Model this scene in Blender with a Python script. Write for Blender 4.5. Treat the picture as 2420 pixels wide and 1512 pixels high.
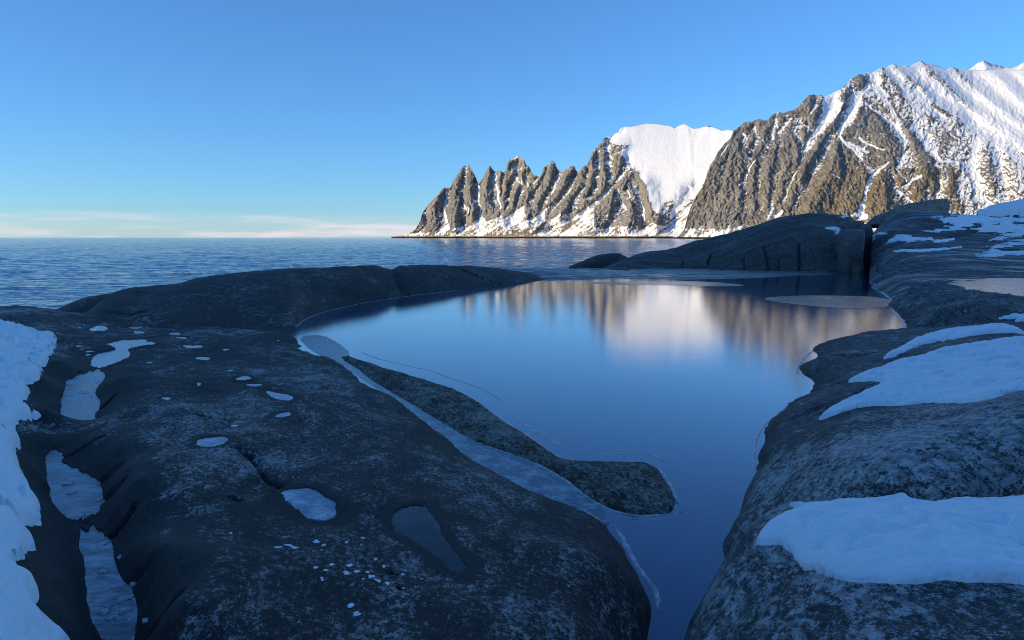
import bpy, bmesh, math, random
import numpy as np

# ------------------------------------------------------------------ camera, sky, sun, exposure
scene = bpy.context.scene
for ob in list(bpy.data.objects):
    bpy.data.objects.remove(ob)
COL = scene.collection
F = 1613.0                      # focal length in units of a 2420-wide frame
HZ = 561.0                      # image row of the horizon in that frame
CX, CY = 1210.0, 756.0
CAMZ = 3.0                      # camera height above the tide pool (z = 0)
PITCH = math.atan((CY - HZ) / F)

cam = bpy.data.cameras.new("camera")
cam.sensor_width = 36.0
cam.lens = 36.0 * F / 2420.0
cam.clip_start = 0.1
cam.clip_end = 200000.0
cam_ob = bpy.data.objects.new("camera", cam)
cam_ob.location = (0, 0, CAMZ)
cam_ob.rotation_euler = (math.pi / 2 - PITCH, 0, 0)
COL.objects.link(cam_ob)
scene.camera = cam_ob

SUN_AZ = math.radians(249.0)    # clockwise from +Y: behind the camera, to the left
SUN_EL = math.radians(13.0)
SUN_DIR = np.array([math.sin(SUN_AZ) * math.cos(SUN_EL), math.cos(SUN_AZ) * math.cos(SUN_EL), math.sin(SUN_EL)])

scene.view_settings.view_transform = 'Standard'
scene.view_settings.look = 'None'
scene.view_settings.gamma = 1.0
scene.view_settings.use_curve_mapping = False
scene.cycles.filter_width = 1.0
scene.view_settings.exposure = 0.66

world = bpy.data.worlds.new("World")
scene.world = world
world.use_nodes = True


def build_world():
    nt = world.node_tree
    nt.nodes.clear()
    N, L = nt.nodes, nt.links
    out = N.new('ShaderNodeOutputWorld')
    bg = N.new('ShaderNodeBackground')
    sky = N.new('ShaderNodeTexSky')
    sky.sky_type = 'NISHITA'
    sky.sun_disc = False
    sky.sun_elevation = SUN_EL
    sky.sun_rotation = SUN_AZ
    sky.altitude = 0
    sky.air_density = 1.0
    sky.dust_density = 0.0
    sky.ozone_density = 6.0
    hsv = N.new('ShaderNodeMixRGB')          # cool white balance of the photograph
    hsv.blend_type = 'MULTIPLY'
    hsv.inputs['Fac'].default_value = 1.0
    hsv.inputs['Color2'].default_value = (0.75, 1.01, 1.22, 1)
    gm = N.new('ShaderNodeGamma')
    gm.inputs['Gamma'].default_value = 0.85
    L.new(sky.outputs[0], gm.inputs['Color'])
    L.new(gm.outputs[0], hsv.inputs['Color1'])
    # a low bank of thin cloud all round the horizon
    tc = N.new('ShaderNodeTexCoord')
    sep = N.new('ShaderNodeSeparateXYZ')
    L.new(tc.outputs['Generated'], sep.inputs[0])
    mp = N.new('ShaderNodeMapping')
    mp.inputs['Scale'].default_value = (5.0, 5.0, 55.0)
    L.new(tc.outputs['Generated'], mp.inputs['Vector'])
    no = N.new('ShaderNodeTexNoise')
    no.inputs['Scale'].default_value = 1.3
    no.inputs['Detail'].default_value = 5.0
    no.inputs['Roughness'].default_value = 0.55
    L.new(mp.outputs[0], no.inputs['Vector'])
    r1 = N.new('ShaderNodeMapRange')
    r1.interpolation_type = 'SMOOTHSTEP'
    r1.inputs['From Min'].default_value = 0.42
    r1.inputs['From Max'].default_value = 0.72
    L.new(no.outputs['Fac'], r1.inputs['Value'])
    r2 = N.new('ShaderNodeMapRange')
    r2.interpolation_type = 'SMOOTHSTEP'
    r2.inputs['From Min'].default_value = 0.036
    r2.inputs['From Max'].default_value = 0.022
    L.new(sep.outputs['Z'], r2.inputs['Value'])
    r1.inputs['To Min'].default_value = 0.14
    mul = N.new('ShaderNodeMath')
    mul.operation = 'MULTIPLY'
    L.new(r1.outputs[0], mul.inputs[0])
    L.new(r2.outputs[0], mul.inputs[1])
    m2 = N.new('ShaderNodeMath')
    m2.operation = 'MULTIPLY'
    m2.inputs[1].default_value = 0.58
    L.new(mul.outputs[0], m2.inputs[0])
    mix = N.new('ShaderNodeMixRGB')
    mix.inputs['Color2'].default_value = (5.0, 3.95, 4.3, 1)
    L.new(m2.outputs[0], mix.inputs['Fac'])
    L.new(hsv.outputs[0], mix.inputs['Color1'])
    bg.inputs['Strength'].default_value = 0.142
    L.new(mix.outputs[0], bg.inputs['Color'])
    L.new(bg.outputs[0], out.inputs[0])


build_world()
sun = bpy.data.lights.new("sun", 'SUN')
sun.energy = 3.5
sun.angle = math.radians(0.5)
sun.color = (1.0, 0.80, 0.49)
sun_ob = bpy.data.objects.new("sun", sun)
# a sun lamp shines along its local -Z
from mathutils import Vector
sun_ob.rotation_euler = Vector(SUN_DIR).to_track_quat('Z', 'Y').to_euler()
sun_ob.location = (-200, -140, 120)
COL.objects.link(sun_ob)

# ------------------------------------------------------------------ helpers
rng = np.random.default_rng(7)
random.seed(7)
cP, sP = math.cos(PITCH), math.sin(PITCH)


def ray(px, py):
    """direction through a frame point, scaled so that its forward (y) part is 1"""
    px = np.asarray(px, float); py = np.asarray(py, float)
    xc = (px - CX) / F
    yc = (CY - py) / F
    y = cP + sP * yc
    z = -sP + cP * yc
    return xc / y, z / y


def at_z(px, py, z):
    a, c = ray(px, py)
    y = (z - CAMZ) / c
    return np.stack([a * y, y, np.broadcast_to(np.asarray(z, float), np.shape(y))], -1)


def at_y(px, py, y):
    a, c = ray(px, py)
    y = np.asarray(y, float)
    return np.stack([a * y, y + 0 * a, CAMZ + c * y], -1)


def _hash(ix, iy, seed):
    h = (ix * 374761393 + iy * 668265263 + seed * 974711) & 0xffffffff
    h = ((h ^ (h >> 13)) * 1274126177) & 0xffffffff
    return (h >> 12) & 1023


_GA = np.arange(1024) * (2 * math.pi / 1024)
_GC, _GS = np.cos(_GA), np.sin(_GA)


def perlin(x, y, seed=0):
    x = np.asarray(x, float); y = np.asarray(y, float)
    x0 = np.floor(x); y0 = np.floor(y)
    i0 = x0.astype(np.int64); j0 = y0.astype(np.int64)
    fx = x - x0; fy = y - y0
    ux = fx * fx * fx * (fx * (fx * 6 - 15) + 10)
    uy = fy * fy * fy * (fy * (fy * 6 - 15) + 10)
    def g(dx, dy):
        a = _hash(i0 + dx, j0 + dy, seed)
        return _GC[a] * (fx - dx) + _GS[a] * (fy - dy)
    n0 = g(0, 0) * (1 - ux) + g(1, 0) * ux
    n1 = g(0, 1) * (1 - ux) + g(1, 1) * ux
    return (n0 * (1 - uy) + n1 * uy) * 1.5


def fbm(x, y, octv=4, seed=0, gain=0.5, lac=2.03):
    s = 0; a = 1.0; t = 0
    for i in range(octv):
        s = s + a * perlin(x, y, seed + i * 17)
        t += a
        x = x * lac; y = y * lac; a *= gain
    return s / t


def ridged(x, y, octv=4, seed=0, gain=0.5, lac=2.03):
    s = 0; a = 1.0; t = 0
    for i in range(octv):
        n = 1 - np.abs(perlin(x, y, seed + i * 31)) * 1.6
        s = s + a * n
        t += a
        x = x * lac; y = y * lac; a *= gain
    return s / t


def smooth(a, b, x):
    t = np.clip((x - a) / (b - a), 0, 1)
    return t * t * (3 - 2 * t)


def seg_dist(x, y, poly, closed=False):
    p = np.asarray(poly, float)
    q = np.roll(p, -1, 0) if closed else p[1:]
    p = p if closed else p[:-1]
    best = np.full(np.shape(x), 1e18)
    for (ax, ay), (bx, by) in zip(p, q):
        dx, dy = bx - ax, by - ay
        L = dx * dx + dy * dy + 1e-12
        t = np.clip(((x - ax) * dx + (y - ay) * dy) / L, 0, 1)
        d = (x - ax - t * dx) ** 2 + (y - ay - t * dy) ** 2
        best = np.minimum(best, d)
    return np.sqrt(best)


def inside(x, y, poly):
    p = np.asarray(poly, float)
    c = np.zeros(np.shape(x), bool)
    n = len(p)
    for i in range(n):
        ax, ay = p[i]; bx, by = p[(i + 1) % n]
        if ay == by:
            continue
        cond = (ay > y) != (by > y)
        c ^= cond & (x < (bx - ax) * (y - ay) / (by - ay) + ax)
    return c


def sdf(x, y, poly):
    d = seg_dist(x, y, poly, True)
    return np.where(inside(x, y, poly), -d, d)


def smooth_poly(p, it=2):
    p = np.asarray(p, float)
    for _ in range(it):
        q = np.roll(p, -1, 0)
        p = np.stack([0.75 * p + 0.25 * q, 0.25 * p + 0.75 * q], 1).reshape(-1, 2)
    return p


def smooth_line(p, it=2):
    p = np.asarray(p, float)
    for _ in range(it):
        a, b = p[:-1], p[1:]
        m = np.stack([0.75 * a + 0.25 * b, 0.25 * a + 0.75 * b], 1).reshape(-1, p.shape[1])
        p = np.vstack([p[:1], m, p[-1:]])
    return p


def mesh_from(name, V, Fc, mat, parent=None, attrs=None, smooth_shade=True):
    """V (n,3), Fc (m,3 or 4) arrays -> ONE linked mesh object"""
    V = np.asarray(V, np.float32); Fc = np.asarray(Fc, np.int32)
    me = bpy.data.meshes.new(name)
    k = Fc.shape[1]
    me.vertices.add(len(V)); me.vertices.foreach_set('co', V.ravel())
    me.loops.add(Fc.size); me.loops.foreach_set('vertex_index', Fc.ravel())
    me.polygons.add(len(Fc))
    me.polygons.foreach_set('loop_start', np.arange(0, Fc.size, k, dtype=np.int32))
    me.polygons.foreach_set('loop_total', np.full(len(Fc), k, np.int32))
    me.polygons.foreach_set('use_smooth', np.full(len(Fc), smooth_shade))
    me.update(calc_edges=True)
    if attrs:
        for an, av in attrs.items():
            at = me.attributes.new(an, 'FLOAT', 'POINT')
            at.data.foreach_set('value', np.asarray(av, np.float32).ravel())
    me.materials.append(mat)
    ob = bpy.data.objects.new(name, me)
    COL.objects.link(ob)
    if parent is not None:
        ob.parent = parent
    return ob


def grid_faces(nr, nc, keep=None):
    i = np.arange(nr * nc).reshape(nr, nc)
    f = np.stack([i[:-1, :-1], i[:-1, 1:], i[1:, 1:], i[1:, :-1]], -1).reshape(-1, 4)
    if keep is not None:
        k = keep.reshape(nr, nc)
        kk = (k[:-1, :-1] | k[:-1, 1:] | k[1:, 1:] | k[1:, :-1]).ravel()
        f = f[kk]
    return f


def compact(V, Fc, attrs=None):
    used = np.unique(Fc)
    m = np.full(len(V), -1, np.int64); m[used] = np.arange(len(used))
    at = {k: np.asarray(v).ravel()[used] for k, v in attrs.items()} if attrs else None
    return V[used], m[Fc], at


def tag(ob, label=None, cat=None, group=None, kind=None):
    if label: ob['label'] = label
    if cat: ob['category'] = cat
    if group: ob['group'] = group
    if kind: ob['kind'] = kind
    return ob


# ------------------------------------------------------------------ materials
class NT:
    def __init__(self, name):
        self.m = bpy.data.materials.new(name)
        self.m.use_nodes = True
        self.nt = self.m.node_tree
        self.nt.nodes.clear()
        self.out = self.nt.nodes.new('ShaderNodeOutputMaterial')
        self.b = self.nt.nodes.new('ShaderNodeBsdfPrincipled')
        self.nt.links.new(self.b.outputs[0], self.out.inputs['Surface'])
        self.geo = self.nt.nodes.new('ShaderNodeNewGeometry')
        self.pos = self.geo.outputs['Position']

    def set(self, sock, v):
        s = self.b.inputs[sock] if isinstance(sock, str) else sock
        if isinstance(v, bpy.types.NodeSocket):
            self.nt.links.new(v, s)
        elif isinstance(v, (tuple, list)) and len(v) == 3 and s.type == 'RGBA':
            s.default_value = (*v, 1)
        else:
            s.default_value = v

    def noise(self, scale, detail=4, rough=0.55, vec=None, stretch=None, dist=0.0, rot=None, off=None):
        n = self.nt.nodes.new('ShaderNodeTexNoise')
        n.inputs['Scale'].default_value = scale
        n.inputs['Detail'].default_value = detail
        n.inputs['Roughness'].default_value = rough
        n.inputs['Distortion'].default_value = dist
        v = vec or self.pos
        if stretch or rot or off:
            mp = self.nt.nodes.new('ShaderNodeMapping')
            mp.inputs['Scale'].default_value = stretch or (1, 1, 1)
            mp.inputs['Rotation'].default_value = rot or (0, 0, 0)
            mp.inputs['Location'].default_value = off or (0, 0, 0)
            self.nt.links.new(v, mp.inputs['Vector'])
            v = mp.outputs[0]
        self.nt.links.new(v, n.inputs['Vector'])
        return n.outputs['Fac']

    def vor(self, scale, vec=None, feature='F1', out='Distance'):
        n = self.nt.nodes.new('ShaderNodeTexVoronoi')
        n.feature = feature
        n.inputs['Scale'].default_value = scale
        self.nt.links.new(vec or self.pos, n.inputs['Vector'])
        return n.outputs[out]

    def ramp(self, v, a, b, lo=0.0, hi=1.0, kind='SMOOTHSTEP'):
        n = self.nt.nodes.new('ShaderNodeMapRange')
        n.interpolation_type = kind
        n.inputs['From Min'].default_value = a
        n.inputs['From Max'].default_value = b
        n.inputs['To Min'].default_value = lo
        n.inputs['To Max'].default_value = hi
        self.nt.links.new(v, n.inputs['Value'])
        return n.outputs[0]

    def math(self, op, a, b=0.0):
        n = self.nt.nodes.new('ShaderNodeMath')
        n.operation = op
        for i, v in enumerate((a, b)):
            if isinstance(v, bpy.types.NodeSocket):
                self.nt.links.new(v, n.inputs[i])
            else:
                n.inputs[i].default_value = v
        return n.outputs[0]

    def mix(self, f, a, b):
        n = self.nt.nodes.new('ShaderNodeMixRGB')
        for i, v in ((0, f), (1, a), (2, b)):
            if isinstance(v, bpy.types.NodeSocket):
                self.nt.links.new(v, n.inputs[i])
            elif isinstance(v, (tuple, list)):
                n.inputs[i].default_value = (*v, 1)
            else:
                n.inputs[i].default_value = v
        return n.outputs[0]

    def attr(self, name):
        n = self.nt.nodes.new('ShaderNodeAttribute')
        n.attribute_name = name
        return n.outputs['Fac']

    def sep(self, v=None):
        n = self.nt.nodes.new('ShaderNodeSeparateXYZ')
        self.nt.links.new(v or self.pos, n.inputs[0])
        return n.outputs

    def bump(self, h, strength=0.5, dist=0.02, normal=None):
        n = self.nt.nodes.new('ShaderNodeBump')
        n.inputs['Strength'].default_value = strength
        n.inputs['Distance'].default_value = dist
        self.nt.links.new(h, n.inputs['Height'])
        if normal is not None:
            self.nt.links.new(normal, n.inputs['Normal'])
        return n.outputs[0]


def rock_mat(name, dark, mid, light, cover=0.5, speck=16.0, orange=0.0, algae=0.5, rough=0.72, tint_dir=0.35, wet=0.0, snowdust=0.0):
    t = NT(name)
    n1 = t.noise(0.8, 4, 0.6, stretch=(1, 0.45, 1), rot=(0, 0, tint_dir))
    n2 = t.noise(4.5, 6, 0.65, stretch=(1.0, 0.5, 1.0), rot=(0, 0, tint_dir), dist=0.4)
    n3 = t.noise(speck, 7, 0.8, stretch=(1, 0.65, 1), rot=(0, 0, tint_dir))
    n4 = t.noise(speck * 3.3, 4, 0.75)
    # lichen is a fine speckle whose density drifts over the rock
    s = t.math('ADD', t.math('MULTIPLY', n1, 0.65), t.math('MULTIPLY', n2, 0.60))
    s = t.math('ADD', s, t.math('MULTIPLY', n3, 1.25))
    s = t.math('ADD', s, t.math('MULTIPLY', n4, 0.75))
    c = 1.625 + (0.5 - cover) * 0.6
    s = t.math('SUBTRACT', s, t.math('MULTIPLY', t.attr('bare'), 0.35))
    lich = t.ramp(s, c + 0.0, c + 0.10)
    tone = t.noise(speck * 0.6, 3, 0.6, off=(7, 7, 7))
    light = t.mix(t.ramp(tone, 0.35, 0.65), tuple(v * 0.55 for v in light), tuple(min(v * 1.25, 0.6) for v in light))
    base = t.mix(t.ramp(n2, 0.35, 0.68), dark, mid)
    base = t.mix(t.math('MULTIPLY', t.ramp(n4, 0.45, 0.65), 0.6), base, tuple(v * 2.0 for v in mid))
    base = t.mix(t.ramp(n3, 0.52, 0.36), base, tuple(v * 0.45 for v in dark))
    col = t.mix(lich, base, light)
    if orange > 0:
        o = t.noise(3.3, 5, 0.7, off=(11, 3, 5))
        o2 = t.noise(0.7, 2, 0.5, off=(3, 31, 5))
        om = t.math('MULTIPLY', t.ramp(o, 0.66, 0.72), t.ramp(o2, 0.45, 0.6))
        col = t.mix(t.math('MULTIPLY', om, orange), col, (0.30, 0.15, 0.03))
    if algae > 0:
        z = t.sep()[2]
        zn = t.math('ADD', z, t.math('MULTIPLY', t.math('SUBTRACT', n2, 0.5), 0.25))
        am = t.ramp(zn, 0.30, 0.02)
        col = t.mix(t.math('MULTIPLY', am, algae), col, (0.022, 0.021, 0.010))
    rg = t.math('SUBTRACT', rough + 0.1, t.math('MULTIPLY', n1, 0.22))
    if wet > 0:
        w = t.noise(0.6, 5, 0.6, stretch=(0.35, 2.2, 1), off=(5, 5, 0))
        wm = t.math('MULTIPLY', t.ramp(w, 0.47, 0.60), wet)
        rg = t.mix(wm, rg, (0.2, 0.2, 0.2))
        col = t.mix(t.math('MULTIPLY', wm, 0.5), col, (0.012, 0.016, 0.022))
    if snowdust > 0:
        w = t.noise(2.6, 6, 0.7, stretch=(0.5, 2.0, 1), off=(9, 5, 3))
        w2 = t.noise(0.35, 3, 0.6, stretch=(0.6, 1.6, 1), off=(2, 1, 3))
        nz = t.sep(t.geo.outputs['Normal'])[2]
        dm = t.math('MULTIPLY', t.math('MULTIPLY', t.ramp(w, 0.54, 0.62), t.ramp(w2, 0.5, 0.6)), t.ramp(nz, 0.75, 0.95))
        col = t.mix(t.math('MULTIPLY', dm, snowdust), col, (0.72, 0.76, 0.82))
    t.set('Base Color', col)
    t.set('Roughness', rg)
    t.set('Specular IOR Level', 0.35)
    h = t.math('ADD', t.math('MULTIPLY', n3, 0.6), t.math('MULTIPLY', n4, 0.35))
    nb = t.bump(n2, 0.55, 0.06)
    t.set('Normal', t.bump(h, 1.0, 0.03, nb))
    return t.m


MAT = {}
MAT['shelf'] = rock_mat('shelf_rock', (0.014, 0.014, 0.015), (0.034, 0.034, 0.035), (0.36, 0.35, 0.34), cover=0.42, speck=26, algae=0.5)
MAT['ridge'] = rock_mat('ridge_rock', (0.020, 0.020, 0.019), (0.036, 0.036, 0.034), (0.26, 0.25, 0.23), cover=0.28, speck=9, algae=0.2)
MAT['islet'] = rock_mat('pool_rock', (0.026, 0.022, 0.014), (0.070, 0.060, 0.040), (0.34, 0.32, 0.26), cover=0.54, speck=22, algae=0.3)
MAT['boulder'] = rock_mat('lichen_rock', (0.045, 0.046, 0.047), (0.11, 0.11, 0.107), (0.46, 0.45, 0.44), cover=0.56, speck=20, orange=0.7, algae=0.7, tint_dir=-0.5)
MAT['slope'] = rock_mat('slope_rock', (0.042, 0.043, 0.042), (0.11, 0.11, 0.105), (0.34, 0.33, 0.32), cover=0.36, speck=9, orange=0.25, algae=0.7, tint_dir=-0.8)
MAT['slab'] = rock_mat('slab_rock', (0.040, 0.042, 0.044), (0.085, 0.085, 0.083), (0.20, 0.20, 0.19), cover=0.25, speck=5, algae=0.3, tint_dir=1.3, wet=0.7, snowdust=0.35)
MAT['head'] = rock_mat('headland_rock', (0.040, 0.038, 0.034), (0.085, 0.078, 0.068), (0.20, 0.19, 0.16), cover=0.22, speck=4, algae=0.5, tint_dir=1.2, wet=0.35)
MAT['ledge'] = rock_mat('wet_ledge_rock', (0.014, 0.016, 0.018), (0.030, 0.032, 0.034), (0.12, 0.12, 0.12), cover=0.1, speck=5, algae=0.2, rough=0.35, wet=1.0)
MAT['rust'] = rock_mat('rusty_rock', (0.20, 0.19, 0.18), (0.30, 0.28, 0.26), (0.36, 0.27, 0.20), cover=0.3, speck=3, algae=0.0)


def snow_mat():
    t = NT('snow')
    n1 = t.noise(1.5, 4, 0.55)
    n2 = t.noise(60, 3, 0.6)
    n3 = t.noise(14, 4, 0.6)
    n6 = t.noise(4.5, 3, 0.5)
    t.set('Base Color', t.mix(n1, (0.90, 0.905, 0.92), (0.95, 0.955, 0.96)))
    t.set('Roughness', 0.62)
    t.set('Specular IOR Level', 0.3)
    t.set('Subsurface Weight', 0.0)
    h = t.math('ADD', t.math('MULTIPLY', n3, 0.8), t.math('MULTIPLY', n2, 0.25))
    t.set('Normal', t.bump(h, 0.6, 0.035, t.bump(n6, 0.8, 0.10)))
    return t.m


MAT['snow'] = snow_mat()


def ice_mat(name, col, rough, rough2, frost_col, scale=2.5, frost=0.5, bumpy=0.25, bscale=30, ior=1.33, stretch=(1, 1, 1)):
    t = NT(name)
    n1 = t.noise(scale, 5, 0.6, stretch=stretch)
    n2 = t.noise(bscale, 4, 0.65, stretch=stretch)
    n3 = t.noise(bscale * 3.7, 3, 0.6, stretch=stretch)
    fm = t.math('MULTIPLY', t.ramp(t.math('ADD', n1, t.math('MULTIPLY', t.math('SUBTRACT', n2, 0.5), 0.5)), 0.42, 0.68), frost)
    t.set('Base Color', t.mix(fm, col, frost_col))
    t.set('Roughness', t.ramp(fm, 0.0, 1.0, rough, rough2, 'LINEAR'))
    t.set('IOR', ior)
    h = t.math('ADD', t.math('MULTIPLY', n2, 0.7), t.math('MULTIPLY', n3, 0.3))
    t.set('Normal', t.bump(h, bumpy, 0.01))
    return t.m


MAT['puddle'] = ice_mat('puddle_ice', (0.08, 0.12, 0.17), 0.18, 0.45, (0.42, 0.53, 0.64), scale=4.0, frost=0.9, bumpy=0.9, bscale=15, stretch=(0.6, 1.3, 1))
MAT['puddle_dark'] = ice_mat('dark_puddle_ice', (0.010, 0.014, 0.020), 0.12, 0.30, (0.06, 0.075, 0.09), scale=3.0, frost=0.6, bumpy=0.15, bscale=25)
MAT['puddle_bright'] = ice_mat('bright_puddle_ice', (0.17, 0.22, 0.28), 0.10, 0.32, (0.55, 0.60, 0.65), scale=5.0, frost=0.8, bumpy=0.35, bscale=30)
MAT['frost'] = ice_mat('frosted_ice', (0.05, 0.09, 0.14), 0.12, 0.36, (0.38, 0.44, 0.50), scale=3.0, frost=0.8, bumpy=0.6, bscale=16)
MAT['rim'] = ice_mat('rim_ice', (0.30, 0.34, 0.38), 0.25, 0.4, (0.62, 0.66, 0.70), scale=6.0, frost=0.8, bumpy=0.6, bscale=40)
MAT['sheet'] = ice_mat('sheet_ice', (0.05, 0.05, 0.052), 0.16, 0.34, (0.20, 0.19, 0.19), scale=1.2, frost=0.7, bumpy=0.35, bscale=9, stretch=(0.5, 1.5, 1))
MAT['chunk'] = ice_mat('chunk_ice', (0.30, 0.36, 0.42), 0.3, 0.5, (0.60, 0.65, 0.70), scale=12, frost=0.8, bumpy=0.4, bscale=50)


def pool_mat():
    t = NT('pool_water')
    n1 = t.noise(0.33, 5, 0.6, stretch=(0.6, 1.0, 1))
    n2 = t.noise(7, 5, 0.7, stretch=(0.7, 1.5, 1), rot=(0, 0, 0.35))
    n3 = t.noise(30, 3, 0.6, stretch=(1, 1.3, 1))
    fr = t.math('MULTIPLY', t.ramp(t.math('ADD', n1, t.math('MULTIPLY', t.math('SUBTRACT', n2, 0.5), 0.9)), 0.50, 0.64), 1.0)
    t.set('Base Color', t.mix(t.math('MULTIPLY', fr, 0.5), (0.001, 0.050, 0.150), (0.010, 0.075, 0.19)))
    t.set('Roughness', t.ramp(fr, 0, 1, 0.025, 0.08, 'LINEAR'))
    t.set('IOR', 1.36)
    t.set('Coat Weight', 0.85)          # the clear skin of ice over the water
    t.set('Coat IOR', 1.36)
    t.set('Coat Roughness', t.ramp(fr, 0, 1, 0.02, 0.07, 'LINEAR'))
    h = t.math('ADD', t.math('MULTIPLY', n2, 0.7), t.math('MULTIPLY', n3, 0.3))
    nrm = t.bump(h, 0.15, 0.010)
    t.set('Normal', nrm)
    t.set('Coat Normal', nrm)
    return t.m


def sea_mat():
    t = NT('sea_water')
    n1 = t.noise(0.9, 4, 0.62, stretch=(0.55, 1.5, 1), rot=(0, 0, 0.2))
    n2 = t.noise(0.12, 5, 0.65, stretch=(0.45, 1.5, 1), rot=(0, 0, -0.1))
    t.set('Base Color', (0.002, 0.09, 0.22))
    t.set('Roughness', 0.08)
    t.set('IOR', 1.45)
    t.set('Normal', t.bump(n2, 0.8, 1.3, t.bump(n1, 0.9, 0.34)))
    return t.m


MAT['pool'] = pool_mat()
MAT['sea'] = sea_mat()


def mountain_mat():
    t = NT('mountain')
    vec = t.pos
    n1 = t.noise(0.004, 5, 0.6)
    n2 = t.noise(0.030, 6, 0.7, stretch=(1, 1, 0.35), dist=0.3)
    n3 = t.noise(0.085, 6, 0.75, stretch=(1, 1, 0.55))
    n4 = t.noise(0.05, 4, 0.7, off=(40, 10, 3))
    rock = t.mix(t.ramp(n2, 0.34, 0.66), (0.18, 0.17, 0.158), (0.33, 0.30, 0.265))
    rock = t.mix(t.ramp(n3, 0.5, 0.75), rock, (0.40, 0.36, 0.31))
    rock = t.mix(t.math('MULTIPLY', t.ramp(n1, 0.42, 0.60), 0.55), rock, (0.20, 0.20, 0.205))
    rock = t.mix(t.math('MULTIPLY', t.ramp(t.noise(0.014, 5, 0.7, stretch=(1, 1, 0.18), off=(5, 9, 2)), 0.53, 0.64), 0.55), rock, (0.10, 0.095, 0.09))
    rock = t.mix(t.math('MULTIPLY', t.ramp(t.noise(0.05, 5, 0.75, stretch=(1, 1, 0.16), off=(15, 2, 6)), 0.52, 0.62), 0.6), rock, (0.085, 0.082, 0.08))
    brush = t.mix(t.ramp(n4, 0.4, 0.6), (0.26, 0.18, 0.105), (0.11, 0.095, 0.055))
    veg = t.attr('veg')
    rock = t.mix(t.math('MULTIPLY', veg, t.ramp(n3, 0.35, 0.55)), rock, brush)
    s = t.attr('snow')
    sn = t.math('ADD', s, t.math('MULTIPLY', t.math('SUBTRACT', n3, 0.5), 1.15))
    sn = t.math('ADD', sn, t.math('MULTIPLY', t.math('SUBTRACT', n2, 0.5), 0.45))
    n5 = t.noise(0.05, 5, 0.8, off=(13, 27, 8))
    nzz = t.sep(t.geo.outputs['Normal'])[2]
    fleck = t.math('MULTIPLY', t.ramp(n5, 0.57, 0.66), t.ramp(nzz, 0.30, 0.60))
    sn = t.math('ADD', sn, t.math('MULTIPLY', fleck, 0.42))
    sm = t.ramp(sn, 0.46, 0.56)
    t.set('Base Color', t.mix(sm, rock, (0.86, 0.86, 0.87)))
    t.set('Roughness', 0.8)
    t.set('Specular IOR Level', 0.1)
    hb = t.math('MULTIPLY', t.math('ADD', t.math('MULTIPLY', n2, 1.0), t.math('MULTIPLY', n3, 0.45)), t.math('SUBTRACT', 1.0, t.math('MULTIPLY', sm, 0.8)))
    t.set('Normal', t.bump(hb, 0.8, 12.0))
    return t.m


MAT['mountain'] = mountain_mat()

# ------------------------------------------------------------------ sea
SEA_Z = -0.9


def build_sea():
    nr, nc = 580, 390
    v = np.concatenate([np.linspace(math.log(17), math.log(900), nr - 40), np.linspace(math.log(950), math.log(90000), 40)])
    u = np.linspace(-1.2, 1.0, nc)
    U, V = np.meshgrid(u, v)
    Y = np.exp(V); X = U * Y
    step = Y * (2.2 / nc)
    Z = np.zeros_like(X)
    gust = 0.75 + 0.5 * fbm(X / 70, Y / 160, 3, 39)
    for wl, amp, ang, sd in ((11.0, 0.12, 0.25, 1), (5.0, 0.13, -0.2, 2), (2.4, 0.10, 0.12, 3), (1.2, 0.055, -0.3, 4), (0.6, 0.026, 0.3, 5)):
        ca, sa = math.cos(ang), math.sin(ang)
        xr, yr = X * ca + Y * sa, -X * sa + Y * ca
        fade = np.clip((wl * 1.8 / np.maximum(step, 1e-6) - 0.9) / 1.2, 0, 1)
        n = 1 - 2.2 * np.abs(perlin(xr / (wl * 1.8), yr / wl, 40 + sd))
        Z += amp * n * fade * gust
    P = np.stack([X, Y, SEA_Z - 0.15 + Z], -1).reshape(-1, 3)
    ob = mesh_from('sea', P, grid_faces(nr, nc)[:, ::-1], MAT['sea'])
    tag(ob, 'open blue rippled sea reaching to the horizon', kind='structure')


build_sea()

# ------------------------------------------------------------------ mountains
def zc(ox, oy, s):
    return lambda pts: [(ox + x / s, oy + y / s) for x, y in pts]


Z1 = zc(932.7, 340.3, 6.0)
Z2 = zc(1285.6, 277.3, 5.217)
Z3 = zc(1701.5, 189.1, 4.284)
Z4 = zc(2016.6, 126.0, 4.0)
Z5 = zc(1915.8, 441.0, 4.8)
A1 = zc(0, 567.0, 3.0)
A2 = zc(0, 1008.0, 3.0)
A3 = zc(806.7, 1008.0, 3.0)
A4 = zc(1613.3, 1008.0, 3.0)
A5 = zc(1613.3, 504.0, 3.0)
A6 = zc(806.7, 567.0, 3.0)
SHORE = 559.3

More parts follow.
